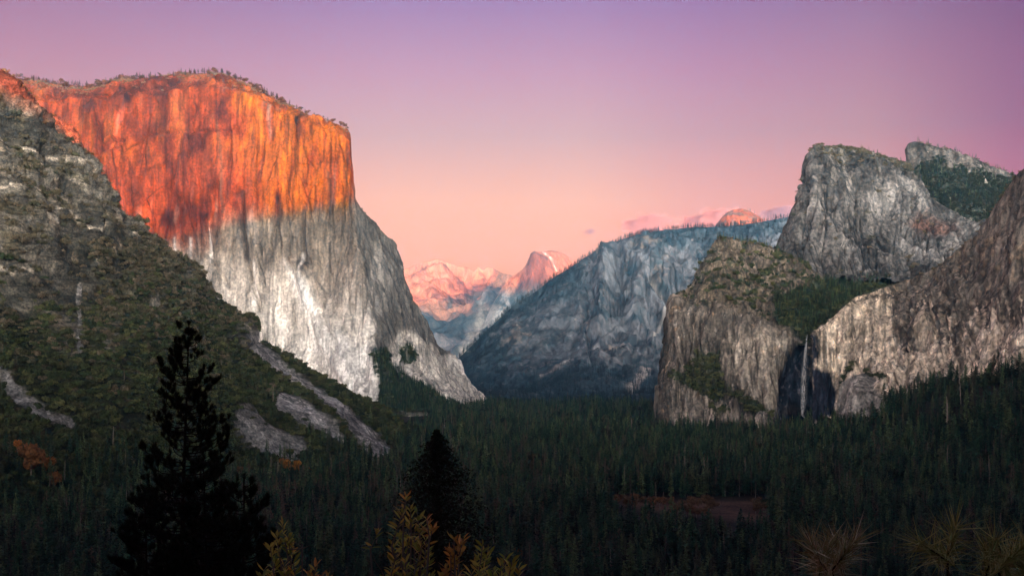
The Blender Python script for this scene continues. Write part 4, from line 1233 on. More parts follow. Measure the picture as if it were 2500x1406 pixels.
def scatter(name, pts, scl, idx, col, n_kinds, lean=0.03, **props):
    n = len(pts)
    me = bpy.data.meshes.new(name)
    me.vertices.add(n)
    me.vertices.foreach_set('co', np.asarray(pts, np.float32).ravel())
    a = me.attributes.new('scl', 'FLOAT_VECTOR', 'POINT'); a.data.foreach_set('vector', np.asarray(scl, np.float32).ravel())
    rot = np.stack([rng.normal(0, lean, n) * 0.6, rng.normal(0, lean, n) * 0.6, rng.uniform(0, 6.283, n)], -1)
    a = me.attributes.new('rot', 'FLOAT_VECTOR', 'POINT'); a.data.foreach_set('vector', rot.astype(np.float32).ravel())
    a = me.attributes.new('idx', 'INT', 'POINT'); a.data.foreach_set('value', np.asarray(idx, np.int32))
    o = link(name, me, kind='stuff', **props)
    gn = bpy.data.node_groups.new(name + '_scatter', 'GeometryNodeTree')
    gn.interface.new_socket('Geometry', in_out='INPUT', socket_type='NodeSocketGeometry')
    gn.interface.new_socket('Geometry', in_out='OUTPUT', socket_type='NodeSocketGeometry')
    N, L = gn.nodes.new, gn.links.new
    gi, go = N('NodeGroupInput'), N('NodeGroupOutput')
    ci = N('GeometryNodeCollectionInfo'); ci.inputs['Collection'].default_value = col
    ci.inputs['Separate Children'].default_value = True; ci.inputs['Reset Children'].default_value = True
    iop = N('GeometryNodeInstanceOnPoints'); iop.inputs['Pick Instance'].default_value = True

    def named(nm, ty):
        k = N('GeometryNodeInputNamedAttribute'); k.data_type = ty; k.inputs[0].default_value = nm
        return [s for s in k.outputs if s.enabled and s.name == 'Attribute'][0]
    L(gi.outputs[0], iop.inputs['Points']); L(ci.outputs[0], iop.inputs['Instance'])
    L(named('idx', 'INT'), iop.inputs['Instance Index'])
    e2r = N('FunctionNodeEulerToRotation'); L(named('rot', 'FLOAT_VECTOR'), e2r.inputs[0]); L(e2r.outputs[0], iop.inputs['Rotation'])
    L(named('scl', 'FLOAT_VECTOR'), iop.inputs['Scale'])
    L(iop.outputs[0], go.inputs[0])
    md = o.modifiers.new('scatter', 'NODES'); md.node_group = gn
    return o


def two_mat(name, trunk, crown, mt, mc, crown_smooth=False):
    v, f = join([trunk, crown])
    fm = np.concatenate([np.zeros(len(trunk[1]), int), np.ones(len(crown[1]), int)])
    return mesh_from(name, v, f, [mt, mc], fmat=fm)


CON_SPEC = [dict(R_=0.13, power=0.8, droop=0.30), dict(R_=0.16, power=0.7, droop=0.22), dict(R_=0.11, power=0.85, droop=0.4, z0=0.06),
            dict(R_=0.15, power=0.55, rag=0.55, droop=0.15, z0=0.30), dict(R_=0.17, power=0.6, rag=0.5, z0=0.22), dict(R_=0.14, power=0.9, droop=0.35, z0=0.05)]
con_meshes = [two_mat('conifer', conifer_trunk(k), conifer_crown(40 + k, **s), M_BARK, M_CONIFER) for k, s in enumerate(CON_SPEC)]
con_meshes.append(mesh_from('snag', *dead_shape(3), [M_DEADWOOD]))
con_meshes += [two_mat('conifer', conifer_trunk(k), conifer_crown(80 + k, **CON_SPEC[k]), M_BARK, M_RIM) for k in (3, 4, 1)]
con_meshes += [two_mat('tree', conifer_trunk(9), leafy_crown(90 + k, n=220, size=0.11), M_BARK, M_RIM) for k in (0, 1)]
con_meshes += [two_mat('tree', conifer_trunk(9), leafy_crown(95 + k, n=340, size=0.085), M_BARK, M_OAKTREE) for k in (0, 1, 2)]
con_meshes += [two_mat('conifer', conifer_trunk(k), conifer_crown(180 + k, n_br=60, **CON_SPEC[k]), M_DEADWOOD, M_DRY) for k in (1, 3)]
con_meshes += [two_mat('conifer', conifer_trunk(k), conifer_crown(190 + k, n_br=60, **CON_SPEC[k]), M_BARK, M_HAZEFIR) for k in (0, 1, 4)]
CON_COL = proto_collection('conifer_shapes', con_meshes)
brush_meshes = [mesh_from('brush', *bush_shape(60 + k), [M_BRUSH]) for k in range(4)] + [mesh_from('brush', *bush_shape(70 + k), [M_OAK]) for k in range(4)]
BRUSH_COL = proto_collection('brush_shapes', brush_meshes)


# ------------------------------------------------------------------ where the plants of the mountains grow
def veg_on_rock():
    p = SLOPE
    P, px, py = p['P'], p['px'], p['py']
    bare = ls_rock(P, px, py)
    ch = ls_chute(px, py)
    want(p, (1 - bare) * (1 - np.clip(ch * 3.0, 0, 1)) * smooth(150, 700, py) + 0.05 * (1 - ch), 11500, 'slope', (5, 17))
    want(p, smooth(1040, 1180, py + 40 * fbm(P, (120, 120, 120), 3)) * (1 - np.clip(ch * 2.5, 0, 1)), 1000, 'conifer', (18, 34))
    want(p, smooth(850, 1000, py) * smooth(0.1, 0.4, fbm(P, (150, 150, 150), 3, off=5)) * (1 - np.clip(ch * 1.6, 0, 1)), 260, 'conifer', (14, 30))
    crest_points(p, 150, 480, 1060, 'slope', (6, 14))
    crest_points(p, 24, 590, 700, 'conifer', (7, 16))
    crest_points(p, 70, 0, 480, 'slope', (4, 10))
    crest_points(SPUR, 16, 120, 210, 'slope', (3, 8))
    # rim of the tall cliff
    dens = lambda x: ip(x, [(0, 0.5), (70, 1), (330, 1), (360, 0.35), (420, 0.5), (600, 0.7), (620, 1), (740, 0.8), (850, 0.5)])
    crest_points(ELCAP, 230, 40, 850, 'rim', (8, 22), mask=dens)
    crest_points(ELCAP, 200, 60, 700, 'rim', (8, 22), drop=2, mask=dens)
    crest_points(ELCAP, 150, 60, 850, 'slope', (6, 14), drop=4, mask=dens)
    crest_points(ELCAP, 14, 870, 1100, 'slope', (5, 10))
    m = ec_talus(ELCAP['px'], ELCAP['py'])
    want(ELCAP, m, 2300, 'conifer', (14, 30)); want(ELCAP, m, 900, 'oak', (8, 18))
    e = ELCAP
    rimband = smooth(40, 5, e['py'] - ip(e['px'], EC_CREST)) * (e['px'] < 850) * smooth(0.0, 0.4, fbm(e['P'], (70, 70, 50), 3))
    want(e, rimband, 500, 'slope', (4, 10))
    # blue ridge
    crest_points(RIDGE, 430, 1120, 1960, 'hazefir', (15, 33)); crest_points(RIDGE, 300, 1120, 1960, 'hazefir', (15, 30), drop=3)
    m = 1 - rg_bare(RIDGE['P'], RIDGE['px'], RIDGE['py'])
    want(RIDGE, m * smooth(0.25, 0.7, m), 6200, 'hazefir', (16, 34))
    crest_points(SDOME, 14, 1760, 1880, 'conifer', (18, 30))
    # right side
    c = CATH1
    m = f1_veg(c['P'], c['px'], c['py'])
    want(c, m * smooth(0.25, 0.8, m), 3000, 'oak', (6, 15)); want(c, smooth(0, 8, poly_sd(c['px'], c['py'], BOWL)), 900, 'conifer', (12, 26))
    crest_points(c, 46, 1745, 1905, 'conifer', (9, 20)); crest_points(c, 40, 1680, 1960, 'slope', (5, 11))
    c = CATH2
    m = f2_veg(c['P'], c['px'], c['py'])
    want(c, m * smooth(0.3, 0.8, m), 900, 'slope', (5, 12)); crest_points(c, 60, 2000, 2235, 'slope', (6, 13)); crest_points(c, 16, 2100, 2225, 'conifer', (10, 22))
    c = CATH3
    m = f3_veg(c['P'], c['px'], c['py'])
    want(c, m, 1300, 'darkoak', (7, 14)); want(c, m, 700, 'conifer', (10, 22)); crest_points(c, 34, 2235, 2480, 'conifer', (9, 20)); crest_points(c, 30, 2235, 2500, 'slope', (6, 12))
    c = WALL
    want(c, f4_veg(c['P'], c['px'], c['py']), 150, 'oak', (5, 11)); crest_points(c, 60, 2060, 2500, 'slope', (4, 9))


veg_on_rock()


# ------------------------------------------------------------------ the valley forest
def far_limit(px):
    return ip(px, [(-60, 1150), (0, 1160), (300, 1320), (600, 1526), (950, 1760), (985, 2450), (1060, 3560), (1200, 4450), (1590, 4450), (1600, 2620), (1850, 2500), (1960, 2560), (2040, 2440), (2160, 2270), (2300, 2150), (2500, 1960), (2560, 1930)])


def forest_points():
    out = []
    for n, y0, y1 in ((12000, 690, 1500), (16500, 1500, 2600), (21000, 2600, 4500)):
        Y = np.sqrt(rng.uniform(0, 1, n) * (y1 ** 2 - y0 ** 2) + y0 ** 2)
        px = rng.uniform(-60, 2560, n)
        X = (px - CX) / F * Y
        ok = Y < far_limit(px)
        out.append(np.stack([X[ok], Y[ok], px[ok]], -1))
    q = np.concatenate(out)
    Z = g_height(q[:, 0], q[:, 1])
    P = np.stack([q[:, 0], q[:, 1], Z], -1)
    px, py = q[:, 2], CY - Z / q[:, 1] * F
    n1 = fbm(P, (130, 130, 130), 3, off=3)
    # the russet clearing and the thin growth in front of it
    clear = (poly_sd(px, py, [(1640, 1218), (1760, 1215), (1870, 1215), (1890, 1335), (1800, 1345), (1680, 1335)]) > 0)
    clear |= (poly_sd(px, py, [(1480, 1215), (1660, 1215), (1660, 1300), (1500, 1300)]) > 0)
    keep = ~clear & (rng.uniform(0, 1, len(P)) < smooth(-0.65, 0.0, n1))
    h = (14 + 26 * rng.beta(2, 1.6, len(P))) * (1 + 0.28 * fbm(P, (200, 200, 200), 2, off=6)) * ip(P[:, 1], [(700, 0.95), (1500, 1.0), (4500, 1.1)])
    h = np.where(rng.uniform(0, 1, len(P)) < 0.10, h * 1.3, h)
    # old giants at the foot of the right wall
    h = np.where((px > 2000) & (P[:, 1] > 1500), h * 1.15, h)
    return P[keep], h[keep], px[keep]


FP, FH, FX = forest_points()
top = CY - (FP[:, 2] + FH) / FP[:, 1] * F
cand = np.where((top < 1385) & (FX > 5) & (FX < 2495))[0]
cand = cand[np.argsort(-(FH / FP[:, 1])[cand])]
# the 300 that stand nearest and largest are things of their own
near_ids = cand[:300]
rest = np.setdiff1d(np.arange(len(FP)), near_ids)

ZONES = [(330, 'dark conifer in the lower left corner beside the orange trees'), (640, 'dark conifer near the big black pine at the lower left'),
         (960, 'dark conifer among the bare trunks below the talus chutes'), (1260, 'dark conifer behind the black cedar at the centre'),
         (1560, 'dark conifer on the valley floor left of the russet clearing'), (1900, 'dark conifer in front of the russet clearing'), (2600, 'dark conifer in the shadowed lower right corner')]
LOOK = ['slender', 'broad', 'narrow', 'ragged', 'wide ragged', 'tapering']
tree_shapes = []
for k, s in enumerate(CON_SPEC):
    tree_shapes.append((mesh_from('trunk', *conifer_trunk(k), [M_BARK]), mesh_from('crown', *conifer_crown(140 + k, n_br=150, per=5, w=0.024, **s), [M_CONIFER])))
for i in near_ids:
    k = int(rng.integers(0, len(CON_SPEC)))
    zone = [z for lim, z in ZONES if FX[i] < lim][0]
    t = empty('conifer_tree', FP[i], label=LOOK[k] + ' ' + zone, category='tree', group='conifers of the near valley forest')
    t.rotation_euler = (0, 0, rng.uniform(0, 6.28))
    wv = FH[i] * rng.uniform(1.0, 1.5)
    t.scale = (wv, wv, FH[i])
    link('trunk', tree_shapes[k][0], t)
    link('crown', tree_shapes[k][1], t)

pts, scl, idx = [FP[rest]], [], []
wv = FH[rest] * rng.uniform(1.0, 1.75, len(rest))
ii = rng.integers(0, 6, len(rest)); rnd_ = rng.uniform(0, 1, len(rest)) < 0.07; ii[rnd_] = rng.integers(12, 15, rnd_.sum()); ii[rng.uniform(0, 1, len(rest)) < 0.012] = 6
rd = ii >= 12
fx = FX[rest]
dry = rng.uniform(0, 1, len(rest)) < np.where((fx > 600) & (fx < 1330) & (FP[rest][:, 1] < 1900), 0.16, 0.05)
ii[dry] = rng.integers(15, 17, dry.sum()); rd &= ~dry
wv = np.where(rd, FH[rest] * rng.uniform(0.55, 0.8, len(rest)), wv)
hh = np.where(rd, FH[rest] * 0.62, FH[rest])
scl.append(np.stack([wv, wv, hh], -1))
idx.append(ii)
bp, bs, bi = [], [], []
for q, kind, (lo, hi) in SCAT:
    n = len(q)
    s = rng.uniform(lo, hi, n)
    if kind == 'rim':
        w_ = s * rng.uniform(1.2, 2.0, n)
        pts.append(q); scl.append(np.stack([w_, w_, s], -1)); ri = rng.integers(7, 10, n); bro = rng.uniform(0, 1, n) < 0.2; ri[bro] = rng.integers(10, 12, bro.sum()); idx.append(ri)
    elif kind == 'hazefir':
        w_ = s * rng.uniform(0.9, 1.5, n)
        pts.append(q); scl.append(np.stack([w_, w_, s], -1)); idx.append(rng.integers(17, 20, n))
    elif kind == 'darkoak':
        w_ = s * rng.uniform(0.9, 1.4, n)
        pts.append(q); scl.append(np.stack([w_, w_, s], -1)); idx.append(rng.integers(12, 15, n))
    elif kind == 'conifer':
        w_ = s * rng.uniform(0.9, 1.5, n)
        pts.append(q); scl.append(np.stack([w_, w_, s], -1)); idx.append(rng.integers(0, 6, n))
    else:
        bp.append(q - np.array([0, 0, 0.4])); bs.append(np.stack([s, s * rng.uniform(0.8, 1.2, n), s * rng.uniform(0.7, 1.3, n)], -1))
        if kind == 'oak':
            bi.append(rng.integers(4, 8, n))
        else:
            py = CY - q[:, 2] / q[:, 1] * F
            g = rng.uniform(0, 1, n) < smooth(620, 950, py + rng.normal(0, 60, n) - (q[:, 0] + 500) * 0.1)
            bi.append(np.where(g, rng.integers(4, 8, n), rng.integers(0, 4, n)))
pts, scl, idx = np.concatenate(pts), np.concatenate(scl), np.concatenate(idx)
print('forest', len(pts), 'brush', sum(map(len, bp)))
scatter('forest', pts, scl, idx, CON_COL, 20, label='dense dark conifer forest covering the valley floor and ledges', category='forest')
scatter('brush', np.concatenate(bp), np.concatenate(bs), np.concatenate(bi), BRUSH_COL, 8, lean=0.15, label='olive and brown brush covering the slopes and ledges', category='brush')
# ------------------------------------------------------------------ waterfall and clouds
def build_waterfall():
    pts = [(1971, 818), (1969, 835), (1967, 860), (1965, 890), (1964, 920), (1963, 950), (1962, 980), (1961, 1000), (1960, 1012), (1966, 1022)]
    wid = [2.6, 4.0, 5.4, 6.8, 7.8, 8.0, 7.4, 6.4, 5.0, 2.6]
    g = np.random.default_rng(5)
    parts = []
    P = CATH1['P']; px = CATH1['px'][-1]
    nb = CATH1['nb']
    c = int(np.argmin(np.abs(px - 1965)))
    colp = P[nb:, max(0, c - 4):c + 5].reshape(-1, 3)
    ry = CY - colp[:, 2] / colp[:, 1] * F

    def depth(y):
        k = np.abs(ry - y) < 12
        return (colp[k, 1].min() if k.any() else 2470) - 7
    base = [np.array([p[0], p[1], depth(p[1])]) for p in pts]
    dm = np.minimum.accumulate([b[2] for b in base])
    for k, b in enumerate(base):
        b[2] = dm[k]
    for s in range(9):                                   # braided strands of falling water
        off = g.normal(0, 0.42)
        ph = g.uniform(0, 6)
        line, rad = [], []
        for k in range(46):
            t = k / 45 * (len(pts) - 1)
            i = min(int(t), len(pts) - 2); f = t - i
            b = base[i] * (1 - f) + base[i + 1] * f
            w = wid[i] * (1 - f) + wid[i + 1] * f
            x = b[0] + off * w * 0.8 + 0.5 * math.sin(k * 0.5 + ph)
            line.append(W(x, b[1], b[2] + g.normal(0, 0.6)))
            rad.append(max(0.25, w * (0.40 - 0.25 * abs(off)) * 0.5 * (0.75 + 0.5 * g.uniform())))
        parts.append(tube(line, rad, 6))
    spray = []
    for s in range(7):
        off = g.normal(0, 0.42); ph = g.uniform(0, 6); k0 = int(g.integers(4, 20))
        line, rad = [], []
        for k in range(k0, 44):
            t = k / 45 * (len(pts) - 1); i = min(int(t), len(pts) - 2); f = t - i
            b = base[i] * (1 - f) + base[i + 1] * f; w = wid[i] * (1 - f) + wid[i + 1] * f
            line.append(W(b[0] + off * w + 0.9 * math.sin(k * 0.35 + ph), b[1], b[2] + 1.5 + g.normal(0, 0.8)))
            rad.append(max(0.3, w * 0.34 * math.sin(math.pi * (k - k0 + 0.6) / (45 - k0)) ** 0.6))
        spray.append(tube(line, rad, 6))
    v, f = join(parts)
    m, nt, b = new_mat('falling_water')
    tc = nt.nodes.new('ShaderNodeTexCoord'); mp = nt.nodes.new('ShaderNodeMapping'); n = nt.nodes.new('ShaderNodeTexNoise')
    mp.inputs['Scale'].default_value = (0.5, 0.5, 0.05)
    nt.links.new(tc.outputs['Object'], mp.inputs[0]); nt.links.new(mp.outputs[0], n.inputs['Vector'])
    n.inputs['Scale'].default_value = 1.0; n.inputs['Detail'].default_value = 5
    mr = nt.nodes.new('ShaderNodeMapRange'); nt.links.new(n.outputs[0], mr.inputs[0])
    mr.inputs[1].default_value = 0.36; mr.inputs[2].default_value = 0.70; mr.inputs[3].default_value = 0.12; mr.inputs[4].default_value = 0.78
    nt.links.new(mr.outputs[0], b.inputs['Alpha'])
    b.inputs['Base Color'].default_value = (0.62, 0.64, 0.66, 1)
    b.inputs['Roughness'].default_value = 0.6
    wf = link('waterfall', mesh_from('waterfall', v, f, [m], smooth_f=True), kind='thing', label='thin white waterfall dropping down the dark wet recess in the granite', category='waterfall')
    m2 = m.copy(); m2.name = 'water_spray'
    for n_ in m2.node_tree.nodes:
        if n_.type == 'MAP_RANGE':
            n_.inputs[3].default_value = 0.0; n_.inputs[4].default_value = 0.26
    v, f = join(spray)
    link('spray', mesh_from('spray', v, f, [m2], smooth_f=True), wf)


def cloud_mat(name, col, dens, scale, seed):
    m = bpy.data.materials.new(name)
    m.use_nodes = True
    nt = m.node_tree
    nt.nodes.clear()
    N, L = nt.nodes.new, nt.links.new
    tc = N('ShaderNodeTexCoord')
    n = N('ShaderNodeTexNoise'); n.inputs['Scale'].default_value = scale; n.inputs['Detail'].default_value = 5.0; n.inputs['Roughness'].default_value = 0.62
    mp = N('ShaderNodeMapping'); mp.inputs['Location'].default_value = (seed, seed * 2, 0); mp.inputs['Scale'].default_value = (1, 1, 1.5)
    L(tc.outputs['Object'], mp.inputs[0]); L(mp.outputs[0], n.inputs['Vector'])
    gr = N('ShaderNodeVectorMath'); gr.operation = 'LENGTH'
    g = N('ShaderNodeTexCoord')
    v2 = N('ShaderNodeVectorMath'); v2.operation = 'MULTIPLY_ADD'
    L(g.outputs['Generated'], v2.inputs[0]); v2.inputs[1].default_value = (2, 2, 2); v2.inputs[2].default_value = (-1, -1, -1)
    L(v2.outputs[0], gr.inputs[0])
    fall = N('ShaderNodeMapRange'); L(gr.outputs['Value'], fall.inputs[0])
    fall.inputs[1].default_value = 0.1; fall.inputs[2].default_value = 1.0; fall.inputs[3].default_value = 0.20; fall.inputs[4].default_value = -0.36
    a = N('ShaderNodeMath'); a.operation = 'ADD'; L(n.outputs[0], a.inputs[0]); L(fall.outputs[0], a.inputs[1])
    mr = N('ShaderNodeMapRange'); L(a.outputs[0], mr.inputs[0])
    mr.inputs[1].default_value = 0.44; mr.inputs[2].default_value = 0.75; mr.inputs[3].default_value = 0.0; mr.inputs[4].default_value = dens
    pv = N('ShaderNodeVolumePrincipled'); out = N('ShaderNodeOutputMaterial')
    pv.inputs['Color'].default_value = (*col, 1)
    L(mr.outputs[0], pv.inputs['Density']); L(pv.outputs[0], out.inputs['Volume'])
    return m


def cloud(x0, x1, y0, y1, Y, thick, col, dens, seed, label):
    """a puff of vapour between the given bearings"""
    a, b = W(x0, y1, Y), W(x1, y0, Y)
    c = (a + b) / 2
    sx, sz = (b[0] - a[0]) / 2, (b[2] - a[2]) / 2
    v, f = [], []
    n, k = 20, 12
    for i in range(k + 1):
        t = math.pi * i / k
        for j in range(n):
            p = 2 * math.pi * j / n
            v.append((sx * math.sin(t) * math.cos(p), thick * math.sin(t) * math.sin(p), sz * math.cos(t)))
    for i in range(k):
        for j in range(n):
            f.append((i * n + j, (i + 1) * n + j, (i + 1) * n + (j + 1) % n, i * n + (j + 1) % n))
    o = link('cloud', mesh_from('cloud', v, np.array(f), [cloud_mat('cloud_vapour', col, dens, 1.0 / (0.9 * sz + 60), seed)], smooth_f=True), kind='thing', label=label, category='cloud', group='small evening clouds')
    o.location = c
    return o


CL_Y = 18500
cloud(1470, 1690, 500, 590, CL_Y, 500, (0.66, 0.31, 0.27), 0.040, 3.0, 'pink cloud puff above the wooded crest of the blue ridge')
cloud(1600, 1890, 484, 592, CL_Y, 700, (0.66, 0.31, 0.27), 0.044, 8.0, 'long pink cloud bank left of the small glowing summit')
cloud(1815, 2000, 486, 552, CL_Y, 500, (0.40, 0.24, 0.26), 0.024, 14.0, 'grey violet cloud right of the small glowing summit')
cloud(1405, 1475, 550, 582, CL_Y, 300, (0.26, 0.14, 0.18), 0.007, 21.0, 'small faint purple wisp left of the pink cloud puff')
build_waterfall()


# ------------------------------------------------------------------ single trees of the valley: autumn colour and bare trunks
def on_ground(px, py):
    """point of the ground or left slope seen at this place"""
    Ys = np.concatenate([np.linspace(300, 3200, 900)])
    X = (px - CX) / F * Ys
    z = g_height(X, Ys)
    ry = CY - z / Ys * F
    k = np.where(ry <= py)[0]
    Y = Ys[k[0]] if len(k) else 3200
    best = np.array([(px - CX) / F * Y, Y, g_height(np.array([(px - CX) / F * Y]), np.array([Y]))[0]])
    P, qx, qy, nb = SLOPE['P'], SLOPE['px'], SLOPE['py'], SLOPE['nb']
    c = int(np.argmin(np.abs(qx[nb] - px)))
    col = P[nb:, c]
    r = CY - col[:, 2] / col[:, 1] * F
    j = int(np.argmin(np.abs(r - py)))
    if abs(r[j] - py) < 6 and col[j, 2] > best[2] - 2 and col[j, 1] < best[1] + 400 and px < 1060:
        best = col[j]
    return best


aut_shapes = [(mesh_from('trunk', *conifer_trunk(20 + k, 0.02), [M_DEADWOOD]), mesh_from('crown', *leafy_crown(120 + k, n=900, lob=8, size=0.055), [M_AUTUMN])) for k in range(4)]
rus_shapes = [(aut_shapes[k][0], mesh_from('crown', *leafy_crown(130 + k, n=800, lob=8, size=0.060), [M_RUSSET])) for k in range(3)]
# bearing and height of the crown centre, crown width, distance, look
AUTUMN = [(72, 1112, 66, 'large orange autumn tree at the lower left edge, on the slope foot'), (118, 1128, 40, 'orange autumn tree beside the large orange one'), (132, 1165, 34, 'dull orange tree below the large orange one'),
          (40, 1085, 26, 'small orange treetop above the large orange tree'), (256, 1212, 24, 'small dull orange tree left of the big black pine'), (268, 1266, 26, 'orange tree low down left of the big black pine'),
          (246, 1338, 22, 'lowest small orange tree left of the big black pine'), (52, 1330, 22, 'small orange tree in the lower left corner'), (700, 1133, 34, 'orange tree at the foot of the wide grey talus'),
          (722, 1136, 26, 'small orange tree right at the foot of the wide grey talus'), (748, 1146, 22, 'little orange tree below the talus, beside bare trunks'), (594, 1146, 20, 'small orange tree half behind the black pine'),
          (768, 1227, 22, 'round orange treetop among pale bare trunks'), (726, 1251, 18, 'small orange treetop below the bare trunks'), (913, 1250, 18, 'round orange treetop left of the black cedar'),
          (958, 1208, 18, 'dull orange treetop close to the black cedar'), (928, 1284, 22, 'upright orange tree left of the leafy bush'), (1190, 1266, 20, 'pinkish brown treetop right of the black cedar'),
          (1266, 1352, 34, 'russet tree right of the yellow leafy bushes'), (1330, 1158, 16, 'dull orange treetop alone on the valley floor'), (1112, 1104, 14, 'small dull orange tree right of the black cedar top')]
for (px, py, wd, lab) in AUTUMN:
    p = on_ground(px, py + wd * 1.0)
    hgt = wd / F * p[1] * 1.45
    t = empty('autumn_tree', (p[0], p[1], p[2] - 0.2), label=lab, category='tree', group='autumn coloured trees')
    # raise the crown to its place: the trunk is as tall as it needs to be
    cz = (CY - py) / F * p[1]
    total = max(hgt, (cz - p[2]) / 0.62)
    k = int(rng.integers(0, 4))
    shape = aut_shapes[k] if wd not in (16, 14, 20) else rus_shapes[k % 3]
    wv = wd / F * p[1] / 0.80
    t.scale = (wv, wv, total)
    t.rotation_euler = (0, 0, rng.uniform(0, 6.28))
    link('trunk', shape[0], t); link('crown', shape[1], t)
RUS = [(1500, 1212), (1525, 1209), (1550, 1206), (1572, 1212), (1590, 1214), (1640, 1216), (1665, 1222), (1688, 1214), (1705, 1220), (1722, 1214), (1735, 1226), (1675, 1238), (1700, 1240), (1726, 1242), (1855, 1222), (1870, 1226), (1845, 1232), (1610, 1220), (1655, 1240), (1540, 1222)]
for (px, py) in RUS:
    p = on_ground(px, py + 24)
    k = int(rng.integers(0, 3))
    side = 'left end of the russet row' if px < 1600 else ('middle of the russet row before the clearing' if px < 1740 else 'right end of the russet clearing')
    t = empty('russet_tree', (p[0], p[1], p[2] - 0.2), label='rounded russet brown tree at the ' + side, category='tree', group='russet trees round the clearing')
    h = rng.uniform(13, 18)
    t.scale = (h * 1.15, h * 1.15, h)
    t.rotation_euler = (0, 0, rng.uniform(0, 6.28))
    link('trunk', rus_shapes[k][0], t); link('crown', rus_shapes[k][1], t)

dead_shapes = [mesh_from('dead_tree', *dead_shape(30 + k, n_br=40), [M_DEADWOOD]) for k in range(5)]
DEAD = [(300, 912, 30, 'short pale dead snag standing on the brush slope'), (676, 962, 62, 'tall reddish dead trunk on the brush slope'), (574, 925, 40, 'brown dead tree on the brush slope above the black pine'),
        (448, 1000, 40, None), (283, 1070, 60, None), (320, 1120, 50, None), (205, 1290, 90, None), (255, 1290, 60, None), (310, 1370, 60, None), (413, 1370, 70, None), (160, 1150, 60, None), (125, 1170, 50, None)]
for k in range(46):
    DEAD.append((rng.uniform(640, 980), rng.uniform(1140, 1300), rng.uniform(45, 95), None))
for k in range(20):
    DEAD.append((rng.uniform(1165, 1300), rng.uniform(1240, 1380), rng.uniform(40, 80), None))
for k in range(16):
    DEAD.append((rng.uniform(1300, 2450), rng.uniform(1080, 1380), rng.uniform(30, 60), None))
DEAD += [(1600, 1195, 40, None), (1768, 1190, 46, None), (1788, 1192, 40, None), (1842, 1195, 40, None), (1738, 1215, 26, None), (2432, 1090, 50, None), (1888, 1390, 40, None)]
for (px, py, h, lab) in DEAD:
    p = on_ground(px, py + h / 2)
    if lab is None:
        lab = ('bare dead trunk near the orange trees at lower left' if px < 500 else 'pale bare dead trunk in the stand below the talus chutes' if px < 1000 else
               'bare dead trunk right of the black cedar' if px < 1300 else 'thin bare dead trunk rising from the dark valley forest')
    o = link('dead_tree', dead_shapes[int(rng.integers(0, 5))], kind='thing', label=lab, category='dead tree', group='bare dead trunks')
    hh = h / F * p[1]
    o.location = (p[0], p[1] - 6, p[2])
    o.scale = (hh * 0.9, hh * 0.9, hh)
    o.rotation_euler = (rng.normal(0, 0.015), rng.normal(0, 0.02), rng.uniform(0, 6.28))


# ------------------------------------------------------------------ dark trees close to the viewpoint
def tufts(centres, dirs, n, length, spread, seed, w=0.012):
    """brushes of needles: thin blades fanning round a twig end"""
    g = np.random.default_rng(seed)
    c = np.repeat(centres, n, 0); d = np.repeat(dirs, n, 0)
    m = len(c)
    v = d + g.normal(0, spread, (m, 3)); v /= np.linalg.norm(v, axis=-1, keepdims=True)
    ln = length * g.uniform(0.6, 1.1, m)[:, None]
    st = c + d * (g.uniform(-0.25, 0.55, m) * length)[:, None] * 0.8
    side = np.cross(v, g.normal(0, 1, (m, 3))); side /= np.linalg.norm(side, axis=-1, keepdims=True) + 1e-9
    V = np.stack([st - side * w, st + side * w, st + v * ln], 1).reshape(-1, 3)
    return V, np.arange(3 * m).reshape(m, 3)


